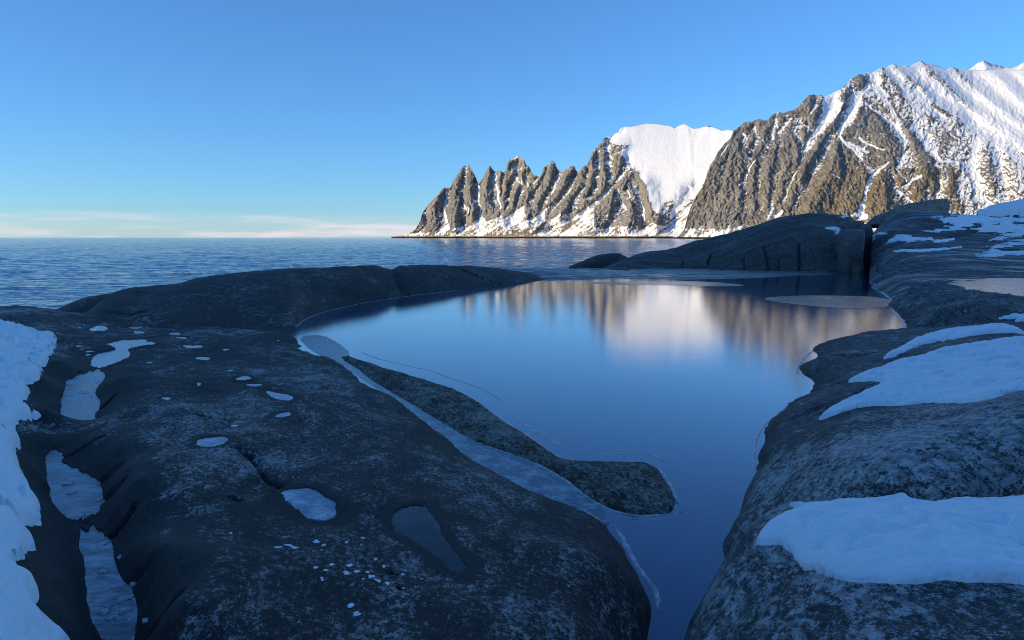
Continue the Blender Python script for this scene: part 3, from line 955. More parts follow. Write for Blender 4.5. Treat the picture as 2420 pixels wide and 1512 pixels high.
def cast(field, px, py, y0=1.5, y1=110.0, n=900):
    """where lines of sight meet a rock surface"""
    px = np.atleast_1d(np.asarray(px, float)); py = np.atleast_1d(np.asarray(py, float))
    a, c = ray(px, py)
    t = np.exp(np.linspace(math.log(y0), math.log(y1), n))
    X = a[:, None] * t[None]; Y = np.broadcast_to(t[None], X.shape)
    Z = CAMZ + c[:, None] * t[None]
    hh = field.h(X, Y)
    below = Z <= hh
    k = np.argmax(below, 1)
    k = np.where(below.any(1), np.maximum(k, 1), n - 1)
    r = np.arange(len(px))
    d0 = (Z - hh)[r, k - 1]; d1 = (Z - hh)[r, k]
    f = np.clip(d0 / (d0 - d1 + 1e-9), 0, 1)
    y = t[k - 1] + f * (t[k] - t[k - 1])
    return np.stack([a * y, y, CAMZ + c * y], -1)


def rock_grid(name, field, mat, px0, px1, ya, yb, nc, nr, label=None, cat='rock', kind=None, group=None, keep=None, extra=None, bare=None):
    a0, _ = ray(px0, 700.0); a1, _ = ray(px1, 700.0)
    u = np.linspace(float(a0), float(a1), nc)
    v = np.linspace(math.log(ya), math.log(yb), nr)
    U, V = np.meshgrid(u, v)
    Y = np.exp(V); X = U * Y
    Z = field.h(X, Y)
    if extra is not None:
        Z = extra(X, Y, Z)
    k = keep(X, Y, Z) if keep is not None else np.ones_like(Z, bool)
    Pv = np.stack([X, Y, Z], -1).reshape(-1, 3)
    f = grid_faces(nr, nc, k)
    Pv, f, _ = compact(Pv, f)
    ob = mesh_from(name, Pv, f, mat, attrs={'bare': bare(Pv[:, 0], Pv[:, 1])} if bare else None)
    tag(ob, label, cat if kind is None else None, group, kind)
    return ob


def puddle_edit(poly, level, depth=0.06, win=0.08, wout=0.25, lip=0.012, ease=0.35):
    lo = np.min(poly, 0) - 3 * wout; hi = np.max(poly, 0) + 3 * wout
    def e(x, y, z):
        m = (x > lo[0]) & (x < hi[0]) & (y > lo[1]) & (y < hi[1])
        if not np.any(m):
            return z
        z = np.array(z, float)
        d = sdf(x[m], y[m], poly)
        zz = z[m]
        s = smooth(0, win, -d)
        zin = level + (zz - level) * (1 - s) - depth * s
        zin = np.where(d < 0, np.minimum(zin, np.maximum(zz, level)), zz)
        k = smooth(wout, 0, d)
        zo = zz + (np.maximum(zz, level + lip) - zz) * k
        # ease high ground down towards the pool so that it sits in a hollow
        zo = level + (zo - level) * (ease + (1 - ease) * smooth(0, wout, d))
        zo = np.maximum(zo, np.where(zz > level, level + lip * smooth(0, 0.03, d), -9))
        z[m] = np.where(d < 0, zin, zo)
        return z
    return e


def groove_edit(line, width, depth):
    line = np.asarray(line)
    lo = line.min(0) - 4 * width; hi = line.max(0) + 4 * width
    def e(x, y, z):
        m = (x > lo[0]) & (x < hi[0]) & (y > lo[1]) & (y < hi[1])
        if not np.any(m):
            return z
        z = np.array(z, float)
        d = seg_dist(x[m] + 0.3 * width * fbm(x[m] / width / 3, y[m] / width / 3, 2, 5), y[m], line)
        z[m] = z[m] - depth * np.exp(-(d / width) ** 2)
        return z
    return e


def flat_sheet(name, poly, z, mat, grow=0.02, jit=0.0, label=None, cat=None, group=None, kind=None):
    """a level sheet of ice or water with its own small thickness"""
    p = np.asarray(poly, float)
    area = 0.5 * np.sum(p[:, 0] * np.roll(p[:, 1], -1) - np.roll(p[:, 0], -1) * p[:, 1])
    if area < 0:
        p = p[::-1]
    e = np.roll(p, -1, 0) - np.roll(p, 1, 0)
    nrm = np.stack([e[:, 1], -e[:, 0]], -1); nrm /= np.linalg.norm(nrm, axis=1, keepdims=True) + 1e-9
    p = p + nrm * grow
    bm = bmesh.new()
    top = [bm.verts.new((a, b, z)) for a, b in p]
    bot = [bm.verts.new((a, b, z - 0.03)) for a, b in p]
    n = len(p)
    for i in range(n):
        j = (i + 1) % n
        bm.faces.new((bot[i], bot[j], top[j], top[i]))
    f = bm.faces.new(top)
    bmesh.ops.triangulate(bm, faces=[f])
    me = bpy.data.meshes.new(name); bm.to_mesh(me); bm.free()
    me.materials.append(mat)
    ob = bpy.data.objects.new(name, me); COL.objects.link(ob)
    tag(ob, label, cat, group, kind)
    return ob


# --- the broad rock shelf on the left ------------------------------------------------
def shelf_noise(x, y):
    r = np.hypot(x, y)
    s = np.clip(r / 12, 0.5, 1.6)
    xr, yr = 0.92 * x + 0.38 * y, -0.38 * x + 0.92 * y
    return (0.06 * s * fbm(xr / 1.3, yr / 2.6, 3, 21) + 0.026 * fbm(xr / 0.33, yr / 0.6, 3, 22) + 0.004 * fbm(x / 0.07, y / 0.09, 2, 23))


SHELF_WATER = [(690, 783), (705, 800), (735, 828), (775, 850), (820, 872), (880, 912), (940, 945), (975, 968), (985, 985), (1013, 1010), (1060, 1038), (1113, 1085), (1197, 1131), (1273, 1168), (1340, 1190), (1400, 1218), (1440, 1248), (1473, 1295), (1500, 1345), (1523, 1385), (1541, 1425), (1539, 1462), (1532, 1520), (1520, 1600)]
pts = [(a, b, 0.0) for a, b in SHELF_WATER]
# bed of the pool
pts += [(a, b, -0.45) for a, b in ((760, 790), (850, 830), (1000, 900), (1100, 980), (1000, 940), (1080, 1010), (1200, 1090), (1350, 1160), (1450, 1215), (1530, 1290), (1560, 1350), (1590, 1430), (1585, 1512), (1250, 1000), (1500, 1050), (1700, 1200), (1650, 1400), (1000, 760), (1300, 720), (1700, 700), (1600, 850), (1580, 1650))]
# back line against the ridge, and the flat ground before it
pts += [(650, 783, .12), (560, 785, .28), (450, 785, .38), (350, 790, .45), (250, 785, .5), (640, 760, .05), (400, 768, .3)]
pts += [(760, 860, .14), (640, 830, .28), (540, 840, .42), (420, 840, .5), (330, 840, .55), (880, 960, .22), (760, 940, .42), (600, 950, .58), (450, 920, .66), (330, 920, .74), (283, 892, .78), (300, 950, .84), (328, 988, .84)]
pts += [(960, 1010, .2), (900, 1050, .42), (750, 1050, .60), (600, 1050, .70), (400, 1020, .86), (310, 1040, .92), (1060, 1090, .25), (1000, 1120, .45), (850, 1130, .60), (550, 1150, .80), (400, 1150, .93), (318, 1130, .96)]
pts += [(1200, 1200, .33), (1300, 1250, .38), (1380, 1280, .33), (1150, 1250, .55), (1250, 1350, .60), (1380, 1380, .48), (1450, 1400, .36), (850, 1280, .76), (700, 1280, .84), (560, 1280, .90), (430, 1280, 1.0), (355, 1290, 1.0), (900, 1420, .82), (1100, 1420, .76), (1250, 1460, .68), (1400, 1500, .52), (700, 1420, .92), (540, 1420, 1.05), (420, 1420, 1.08), (900, 1560, .88), (600, 1560, 1.02), (1200, 1600, .76), (1420, 1600, .5), (480, 1560, 1.12), (900, 1900, 1.0), (1300, 1900, .7), (500, 1900, 1.1)]
# gully with frozen pools, and the bank beyond it
pts += [(200, 960, .45), (190, 1000, .45), (290, 830, .5), (170, 1130, .48), (210, 1200, .48), (240, 1320, .52), (270, 1440, .55), (300, 1560, .56), (95, 1030, .55), (330, 1700, .6)]
pts += [(270, 1000, .76), (252, 948, .62), (272, 1120, .82), (282, 1190, .80), (308, 1300, .80), (350, 1400, .86), (140, 1014, .72), (190, 1020, .70), (245, 1030, .80), (190, 1248, .60), (215, 1244, .62)]
pts += [(115, 955, .88), (90, 880, .95), (150, 850, .82), (180, 800, .76), (70, 1070, .95), (80, 1160, .94), (60, 1250, 1.02), (120, 1270, .86), (150, 1380, .88), (185, 1480, .88), (40, 960, .98), (20, 1100, 1.08), (10, 1250, 1.12), (10, 1400, 1.14), (-100, 900, 1.15), (-100, 1100, 1.25), (-120, 1350, 1.3), (60, 1512, 1.08), (-300, 1000, 1.4), (-300, 1400, 1.5), (100, 1700, 1.1), (-200, 1700, 1.4)]
pts += [(30, 790, .95), (100, 785, .85), (0, 740, .95), (100, 745, .86), (180, 765, .75), ('y', 0, 722, 20.5), ('y', 100, 726, 20.5), ('y', 180, 738, 20.5), ('d', 0, 25, -.6), ('d', 150, 25, -.6), ('d', -300, 22, -.2), (-300, 760, 1.1)]
pts += [('d', 500, 29, -.6), ('d', 900, 40, -.8), ('d', 300, 27, -.8), ('d', 0, 32, -2), ('d', 600, 60, -2), ('d', 1500, 60, -1), ('d', 2300, 40, -1), ('d', 2400, 8, -1), ('d', 2400, 3, -.8), ('d', 2000, 4, -.6), ('d', 1800, 3, -.5), ('d', -300, 60, -2)]
SHELF_PTS = pts
SHELF = Field(SHELF_PTS, 0.0015, None)


def plan(P, z):
    P = np.asarray(P, float)
    return at_z(P[:, 0], P[:, 1], z)[:, :2]


PUDDLES = []


def puddle(P, level, mat, label, depth=0.05, win=0.10, wout=0.3, it=2, group=None):
    """level is where the ground at its rim lies; the ground is then fitted to the water line"""
    Pp = smooth_poly(P, it)
    cc = Pp.mean(0)
    k = np.arange(len(Pp))
    Pp = cc + (Pp - cc) * (1 + .18 * fbm(k * .45, k * 0 + cc[0] * .1, 3, 3))[:, None]
    z = cast(SHELF, Pp[:, 0], Pp[:, 1])[:, 2]
    lev = float(np.clip(np.percentile(z, 45), level - .12, level + .12))
    PUDDLES.append((Pp, lev, mat, label, group, depth, win, wout))


puddle(A1([(455, 1250), (415, 1180), (445, 1060), (480, 990), (560, 950), (660, 920), (730, 925), (745, 960), (735, 1000), (690, 1060), (680, 1085), (710, 1130), (715, 1170), (690, 1210), (660, 1250), (720, 1285), (600, 1296), (470, 1285)]), .45, 'puddle', 'largest frozen pool in the gully, below the tilted smooth block', win=0.04, wout=0.15)
puddle(A1([(650, 905), (625, 880), (650, 830), (700, 800), (790, 785), (830, 770), (750, 750), (730, 735), (850, 712), (1000, 708), (1060, 715), (1110, 738), (1000, 750), (900, 770), (925, 800), (930, 830), (850, 860), (760, 890), (720, 908)]), .5, 'puddle_bright', 'pale winding frozen pool at the far end of the gully', win=0.06, wout=0.15)
puddle(A2([(330, 280), (310, 180), (400, 165), (450, 200), (430, 260), (500, 290), (560, 310), (640, 350), (710, 385), (750, 500), (735, 560), (640, 640), (560, 665), (470, 650), (420, 590), (350, 500), (320, 430)]), .49, 'puddle', 'blue frozen pool in the gully beside the snow bank', win=0.05, wout=0.15)
puddle(A2([(560, 760), (590, 730), (680, 740), (780, 790), (800, 850), (850, 1000), (870, 1090), (920, 1120), (960, 1200), (980, 1300), (960, 1400), (930, 1512), (950, 1700), (800, 1700), (740, 1500), (680, 1430), (630, 1370), (610, 1200), (600, 1000), (560, 850)]), .55, 'puddle', 'nearest frozen pool in the gully with lumps of ice in it', win=0.04, wout=0.12)
puddle(A2([(1990, 470), (2060, 440), (2200, 440), (2290, 480), (2380, 540), (2400, 600), (2370, 640), (2280, 670), (2200, 660), (2130, 620), (2060, 560), (2020, 500)]), .63, 'puddle_bright', 'oval pale blue frozen puddle on the rock shelf left of the dark puddle', win=0.04, wout=0.25)
puddle(A3([(340, 680), (370, 610), (440, 565), (540, 555), (600, 575), (640, 620), (690, 680), (710, 780), (790, 870), (900, 1010), (860, 1050), (780, 1020), (680, 930), (600, 860), (480, 790), (380, 740)]), .53, 'puddle_dark', 'long dark boot shaped puddle in the rock shelf', win=0.04, wout=0.35)
puddle(A1([(1385, 1430), (1410, 1410), (1500, 1398), (1590, 1396), (1625, 1410), (1590, 1440), (1500, 1465), (1400, 1462)]), .72, 'puddle_bright', 'flat pale puddle on the shelf under a small dark ledge', win=0.05, wout=0.3)
puddle(A1([(1880, 1075), (1900, 1065), (1960, 1085), (2050, 1095), (2090, 1115), (2050, 1140), (1990, 1135), (1910, 1110)]), .50, 'puddle_bright', 'largest pale puddle in the row across the middle of the shelf', win=0.05)
puddle(A1([(1945, 1250), (2000, 1225), (2070, 1222), (2050, 1245), (1990, 1258)]), .54, 'puddle_bright', 'thin pale puddle just nearer than the largest of the row', win=0.05)
SMALL = [((700, 628), 58, 20, .5, 'round bright puddle under the end of the ridge'), ((985, 655), 48, 9, .42, 'dark ringed small puddle beside the round bright puddle'), ((1245, 665), 36, 10, .38, 'farthest of the small puddles in a row on the shelf'), ((1295, 695), 40, 9, .38, 'second farthest of the small puddles in a row'), ((1365, 757), 66, 16, .40, 'wide soft edged puddle third in the row from the ridge'), ((1440, 840), 46, 12, .45, 'bright little puddle fourth in the row from the ridge'), ((1600, 776), 30, 5, .32, 'tiny sliver of a puddle right of the row'), ((1725, 980), 56, 12, .46, 'narrow puddle fifth in the row from the ridge'), ((1805, 1028), 46, 9, .47, 'narrow puddle sixth in the row from the ridge'), ((1180, 1123), 36, 8, .66, 'small star shaped puddle alone on the left of the shelf'), ((1407, 1020), 15, 11, .58, 'tiny triangular puddle alone in mid shelf'), ((960, 610), 60, 16, .42, 'dim puddle at the foot of the ridge'),]
for (cx_, cy_), rx_, ry_, lev, lab in SMALL:
    th = np.linspace(0, 2 * math.pi, 14, endpoint=False)
    rr = 1 + 0.22 * np.sin(th * 2 + cx_) + 0.15 * np.sin(th * 3 + cy_)
    q = A1(list(zip(cx_ + rx_ * rr * np.cos(th), cy_ + ry_ * rr * np.sin(th))))
    puddle(q, lev, 'puddle_bright', lab, depth=0.03, win=0.05, wout=0.2, it=1, group='small puddles on the rock shelf')

for Pp, lev, mt, lab, gr, dp, wi, wo in PUDDLES:
    st = 4 if len(Pp) > 30 else 5
    SHELF_PTS += [(float(a), float(b), lev) for a, b in Pp[::st]]
SHELF = Field(SHELF_PTS, 0.0006, shelf_noise)
SHEETS = []
for Pp, lev, mt, lab, gr, dp, wi, wo in PUDDLES:
    poly = plan(Pp, lev)
    SHELF.edits.append(puddle_edit(poly, lev, dp, wi, wo, ease=0.9 if wo < .16 else 0.35))
    SHEETS.append((poly, lev, mt, lab, gr))

# cracks across the wall of the gully
for line in ([(115, 1098), (165, 1075), (205, 1050), (245, 1030)], [(240, 1135), (262, 1118), (285, 1098)], [(250, 1175), (275, 1155), (295, 1133)], [(265, 1267), (300, 1225), (320, 1190)], [(310, 1375), (340, 1335), (357, 1320)], [(345, 1505), (385, 1450), (425, 1400)], [(565, 1060), (600, 1085), (625, 1130), (660, 1150)], [(210, 985), (235, 965), (275, 930)], [(450, 975), (490, 985), (550, 995)]):
    w = cast(SHELF, [p[0] for p in line], [p[1] for p in line])[:, :2]
    SHELF.edits.append(groove_edit(smooth_line(w, 1), 0.022, 0.10))
for hx, hy, wd in ((592, 1072, .05), (606, 1085, .04), (550, 1175, .035), (945, 1385, .02), (922, 1350, .02)):
    w = cast(SHELF, [hx, hx + 8], [hy, hy + 4])[:, :2]
    SHELF.edits.append(groove_edit(w, wd, 0.10))

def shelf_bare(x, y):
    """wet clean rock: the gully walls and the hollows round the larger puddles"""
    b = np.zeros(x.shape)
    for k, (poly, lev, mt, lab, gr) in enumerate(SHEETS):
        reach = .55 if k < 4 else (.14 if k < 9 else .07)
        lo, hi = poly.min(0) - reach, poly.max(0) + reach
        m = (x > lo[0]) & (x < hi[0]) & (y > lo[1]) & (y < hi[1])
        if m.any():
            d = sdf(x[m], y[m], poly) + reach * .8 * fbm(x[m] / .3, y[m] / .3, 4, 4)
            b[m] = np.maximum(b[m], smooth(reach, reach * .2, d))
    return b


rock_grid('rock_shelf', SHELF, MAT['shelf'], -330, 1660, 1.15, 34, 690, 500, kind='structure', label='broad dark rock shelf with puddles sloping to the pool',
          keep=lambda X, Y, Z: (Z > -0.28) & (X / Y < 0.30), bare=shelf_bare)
for poly, lev, mt, lab, gr in SHEETS:
    flat_sheet('frozen_puddle', poly, lev, MAT[mt], grow=0.012, label=lab, cat='puddle', group=gr or 'frozen puddles in the rock')

# --- the rounded ridge between shelf and sea ------------------------------------------
def ridge_noise(x, y):
    xr, yr = 0.8 * x + 0.6 * y, -0.6 * x + 0.8 * y
    return 0.09 * fbm(xr / 3.5, yr / 5.0, 3, 31) + 0.05 * fbm(xr / 0.9, yr / 1.4, 3, 32) + 0.016 * fbm(x / 0.25, y / 0.3, 2, 33)


class Loft:
    """a ridge: along every bearing it rises from a foot to a crest and falls away behind"""
    def __init__(self, foot, crest, back, noise, power=1.9):
        self.foot = np.array([np.append(ray(a, b)[0], at_z(a, b, z)[1:]) for a, b, z in foot], float)
        self.crest = np.array([np.append(ray(a, b)[0], at_y(a, b, y)[1:]) for a, b, y in crest], float)
        self.back = back; self.noise = noise; self.edits = []; self.power = power

    def h(self, x, y):
        x = np.asarray(x, float); y = np.asarray(y, float)
        u = x / y + 0.012 * fbm(x / 4, y / 4, 2, 6)
        fy = np.interp(u, self.foot[:, 0], self.foot[:, 1]); fz = np.interp(u, self.foot[:, 0], self.foot[:, 2])
        u = x / y
        cy = np.interp(u, self.crest[:, 0], self.crest[:, 1]); cz = np.interp(u, self.crest[:, 0], self.crest[:, 2])
        t = (y - fy) / np.maximum(cy - fy, .5)
        up = fz + (cz - fz) * (1 - np.clip(1 - t, 0, 1) ** self.power)
        up = np.where(t < 0, fz + t * 1.6, up)
        dn = cz - (np.maximum(t - 1, 0) * np.maximum(cy - fy, .5)) ** 1.6 * self.back
        z = np.where(t > 1, dn, up) + self.noise(x, y) * np.clip(t * 2, 0, 1)
        for e in self.edits:
            z = e(x, y, z)
        return z


RIDGE = Loft([(170, 768, .58), (215, 770, .55), (260, 772, .5), (350, 775, .44), (450, 779, .33), (560, 782, .2), (640, 783, .08), (690, 781, 0), (705, 762, 0), (722, 747, 0), (790, 726, 0), (870, 711, 0), (960, 698, 0), (1080, 684, 0), (1200, 673, 0), (1300, 662, 0), (1345, 656, -.1)],
             [(170, 752, 20.5), (205, 738, 21.5), (240, 712, 23), (275, 690, 24.5), (300, 682, 25), (350, 676, 26), (420, 668, 27), (460, 659, 28), (500, 651, 28.5), (550, 645, 29.5), (600, 641, 30.5), (650, 636, 31.5), (700, 633, 33), (780, 630, 35), (850, 627, 37), (890, 628, 38.5), (908, 632, 39), (930, 628, 40), (980, 627, 42), (1050, 627, 45), (1120, 629, 48), (1180, 633, 50), (1250, 645, 51), (1300, 658, 52), (1345, 668, 52)],
             .16, ridge_noise)
for line, w_, dp in (([(908, 630), (925, 650), (940, 672), (957, 698)], .30, .20), ([(1075, 632), (1130, 655), (1180, 672)], .16, .14), ([(325, 690), (318, 725), (300, 760)], .14, .05), ([(255, 735), (300, 745), (345, 735)], .08, .08)):
    w = cast(RIDGE, [p[0] for p in line], [p[1] for p in line])[:, :2]
    RIDGE.edits.append(groove_edit(smooth_line(w, 1), w_, dp))
rock_grid('rock_ridge', RIDGE, MAT['ridge'], 185, 1345, 15, 54, 520, 280, kind='structure', label='low rounded dark rock ridge between the shelf and the sea',
          keep=lambda X, Y, Z: (Z > -1.3) & (Z > SHELF.base_uv(X / Y, np.log(Y)) - 0.35))

# --- the long low rock lying in the pool ---------------------------------------------
LONG = [(800, 843), (830, 845), (862, 855), (900, 868), (950, 883), (1000, 897), (1050, 912), (1090, 928), (1130, 950), (1150, 965), (1175, 985), (1200, 1003), (1225, 1015), (1260, 1040), (1310, 1075), (1340, 1091), (1380, 1092), (1450, 1093), (1520, 1096), (1555, 1105), (1570, 1125), (1588, 1155), (1602, 1190), (1590, 1212), (1540, 1220), (1480, 1216), (1430, 1200), (1380, 1170), (1340, 1135), (1310, 1118), (1280, 1100), (1220, 1078), (1150, 1055), (1090, 1030), (1060, 1008), (1020, 985), (980, 960), (920, 925), (870, 895), (840, 868), (815, 852)]
LP = smooth_poly(plan(LONG, 0.0), 1)


def build_long_rock():
    lo, hi = LP.min(0) - 0.2, LP.max(0) + 0.2
    a0, a1 = (LP[:, 0] / LP[:, 1]).min() - 0.01, (LP[:, 0] / LP[:, 1]).max() + 0.012
    nc, nr = 300, 240
    U, V = np.meshgrid(np.linspace(a0, a1, nc), np.linspace(math.log(LP[:, 1].min() - .15), math.log(LP[:, 1].max() + .3), nr))
    Y = np.exp(V); X = U * Y
    d = -sdf(X, Y, LP) + 0.03 * fbm(X / .18, Y / .18, 3, 8)
    Z = 0.065 * smooth(-0.02, 0.08, d) + 0.06 * smooth(0.0, 0.5, d) - 0.02
    Z += (0.05 * fbm(X / .6, Y / .6, 3, 9) + 0.02 * fbm(X / .15, Y / .15, 3, 10)) * smooth(0, .15, d)
    Z = np.where(d < -0.02, -0.06 + (d + 0.02) * 1.0, Z)
    f = grid_faces(nr, nc, d > -0.06)
    Pv, f, _ = compact(np.stack([X, Y, Z], -1).reshape(-1, 3), f)
    ob = mesh_from('pool_rock', Pv, f, MAT['islet'])
    tag(ob, 'long low mossy rock lying in the frozen tide pool', 'rock')


build_long_rock()

# --- rocks on the right ---------------------------------------------------------------
def rock_noise(a, s, seed, rot=0.5):
    ca, sa = math.cos(rot), math.sin(rot)
    def f(x, y):
        xr, yr = ca * x + sa * y, -sa * x + ca * y
        return a * (fbm(xr / s, yr / (s * 2.2), 3, seed) + 0.28 * fbm(xr / (s * .25), yr / (s * .5), 3, seed + 1) + 0.06 * fbm(x / (s * .06), y / (s * .06), 2, seed + 2))
    return f


R6 = Field([(1720, 1310, .55), (1692, 1370, .58), (1667, 1430, .6), (1642, 1512, .6), (1605, 1650, .6),
            (1690, 1310, -.35), (1655, 1370, -.35), (1622, 1440, -.35), (1600, 1512, -.35), (1560, 1650, -.35), (1705, 1270, -.35), (1760, 1220, -.2),
            (1760, 1262, .68), (1800, 1222, .82), (1860, 1196, .93), (1950, 1190, 1.0), (2100, 1186, 1.05), (2250, 1186, 1.1), (2420, 1182, 1.15),
            (1900, 1250, 1.12), (2100, 1250, 1.24), (2300, 1250, 1.3), (2420, 1250, 1.32), (1850, 1310, 1.06), (2000, 1330, 1.27), (2200, 1350, 1.36), (2420, 1370, 1.4),
            (1800, 1400, .96), (1900, 1450, 1.16), (2100, 1450, 1.36), (2420, 1480, 1.44), (1720, 1450, .78), (1750, 1512, .86), (1900, 1512, 1.14), (2200, 1512, 1.38), (2600, 1300, 1.45), (2600, 1600, 1.5), (2000, 1700, 1.25), (2600, 1900, 1.5), (1700, 1700, .8), (1800, 1900, .9),
            ('d', 1900, 5.6, .45), ('d', 2100, 5.7, .5), ('d', 2300, 5.7, .55), ('d', 2420, 5.7, .6), ('d', 1760, 6.0, -.3), ('d', 1500, 4.5, -.6), ('d', 1500, 3.0, -.5)], 0.0008, rock_noise(.05, .8, 41))
R5 = Field([(1787, 1115, .03), (1762, 1180, .05), (1737, 1220, .06), (1716, 1272, .06), (1720, 1312, .03),
            (1690, 1300, -.4), (1690, 1255, -.4), (1725, 1180, -.4), (1755, 1120, -.4),
            (1800, 1108, .12), (1850, 1058, .33), (1900, 1020, .5), (1960, 992, .65), (2050, 972, .85), (2150, 962, 1.0), (2280, 956, 1.1), (2420, 915, 1.12),
            (1800, 1180, .3), (1850, 1120, .52), (1950, 1060, .86), (2100, 1030, 1.13), (2300, 1030, 1.38), (2420, 1030, 1.46), (1780, 1250, .28),
            (1860, 1190, .58), (1950, 1150, .86), (2100, 1130, 1.12), (2300, 1120, 1.32), (2420, 1112, 1.42), (1950, 1188, .8), (2100, 1188, .98), (2300, 1188, 1.08), (2420, 1186, 1.12),
            ('d', 1800, 5.6, .1), ('d', 1900, 4.9, .3), ('d', 2100, 4.7, .4), ('d', 2420, 4.6, .5), ('d', 2200, 9.4, .6), ('d', 2420, 9.6, .7), ('d', 2000, 9.6, .3), ('d', 1850, 10.4, -.2), (2600, 1030, 1.6), (2600, 1180, 1.3), ('d', 1650, 7, -.7), ('d', 1600, 5, -.7)], 0.0008, rock_noise(.06, .9, 45, -.6))
R4 = Field([(1891, 935, 0), (1885, 885, 0), (1890, 865, 0), (1915, 830, 0), (1960, 805, 0), (2010, 793, 0), (2100, 779, 0), (2140, 773, .03),
            (1840, 975, 0), (1800, 1010, 0), (1783, 1060, 0), (1786, 1115, 0),
            (1862, 930, -.4), (1858, 880, -.4), (1885, 830, -.4), (1950, 790, -.35), (2050, 772, -.3), (1750, 1060, -.4), (1750, 1120, -.4), (1800, 975, -.4), (2120, 762, -.3),
            (1950, 920, .3), (2000, 900, .44), (2100, 870, .62), (2200, 850, .76), (2420, 830, .95), (1950, 860, .22), (2050, 830, .34), (2150, 800, .38), (2250, 788, .48), (2420, 768, .62),
            (1900, 1000, .28), (2000, 960, .56), (2100, 930, .74), (2300, 910, .98), (2420, 880, 1.05), (1830, 1050, .18), (1850, 1020, .22),
            (2180, 776, .25), (2250, 772, .42), (2420, 748, .58), ('d', 2250, 24, .1), ('d', 2420, 26, .25), ('d', 2150, 23, -.2),
            ('d', 2100, 6.8, .45), ('d', 2420, 6.2, .55), ('d', 1900, 7.8, .05), ('d', 1800, 8, -.3), (2600, 830, 1.2), (2600, 950, 1.3), ('d', 1700, 12, -.7), ('d', 1800, 20, -.7)], 0.0008, lambda x, y: rock_noise(.09, 1.6, 49, -.9)(x, y) + .05 * (ridged((x - y) / 2.6, (y + x) / .9, 3, 50) - .6))
R3 = Field([(2114, 710, 0), (2109, 728, 0), (2124, 742, 0), (2142, 755, 0), (2145, 772, 0), (2124, 697, .32), (2141, 682, .68), (2166, 669, .86), (2199, 664, .76), (2241, 670, .71), (2270, 681, .71), (2312, 691, .71), (2360, 697, .72), (2420, 703, .74),
            (2160, 700, .55), (2200, 700, .8), (2250, 710, .82), (2160, 740, .3), (2220, 740, .58), (2300, 730, .76), (2420, 725, .84), (2200, 768, .25), (2300, 760, .52), (2420, 752, .62),
            (2092, 712, -.4), (2086, 735, -.4), (2110, 765, -.4), ('d', 2300, 34, .4), ('d', 2420, 33, .4), ('d', 2200, 41, .4), ('d', 2130, 40, .2), ('d', 2250, 20, -.2), ('d', 2420, 19, .1), (2600, 720, .9), (2600, 760, .7), ('d', 2600, 33, .4)], 0.0008, lambda x, y: rock_noise(.16, 1.8, 53, .9)(x, y) + .16 * (ridged((x + y) / 2.4, (y - x) / 1.2, 3, 54) - .6))
R2 = Field([('y', 2058, 519, 76), ('y', 2100, 515, 78), ('y', 2240, 513, 79), ('y', 2330, 512, 80), ('y', 2420, 515, 80), ('y', 2600, 512, 80), ('y', 2060, 562, 66), ('y', 2063, 582, 62), ('y', 2078, 606, 54), ('y', 2092, 636, 47),
            ('y', 2200, 560, 66), ('y', 2420, 560, 66), ('y', 2200, 600, 55), ('y', 2420, 600, 55), ('y', 2200, 640, 44), ('y', 2420, 640, 44), ('y', 2200, 656, 39.6), ('y', 2420, 657, 39), ('y', 2140, 652, 42), ('y', 2600, 600, 55), ('y', 2600, 650, 41),
            (2063, 667, 0), (2083, 687, 0), (2114, 709, 0), (2043, 668, -.5), (2062, 692, -.5), (2095, 714, -.5), (2125, 685, .3), (2110, 668, .55), (2085, 660, .45),
            ('d', 2035, 56, -.6), ('d', 2040, 64, -.4), ('d', 2038, 76, .0), ('d', 2100, 83, 4.7), ('d', 2240, 84, 4.8), ('d', 2420, 85, 4.9), ('d', 2600, 85, 4.9), ('d', 2240, 95, 3.0), ('d', 2420, 95, 3.0), ('d', 2060, 92, 2.5), ('d', 2300, 35, .2), ('d', 2420, 34, .2), ('d', 2600, 34, .2), ('d', 2150, 33, -.2), ('d', 2240, 110, -1), ('d', 2600, 110, -1)], 0.0006,
           lambda x, y: .15 * fbm(x / 5, y / 2.6, 3, 57) + .12 * (ridged(x / 9, y / 2.2, 3, 58) - .6) + .03 * fbm(x / .8, y / .6, 3, 59))
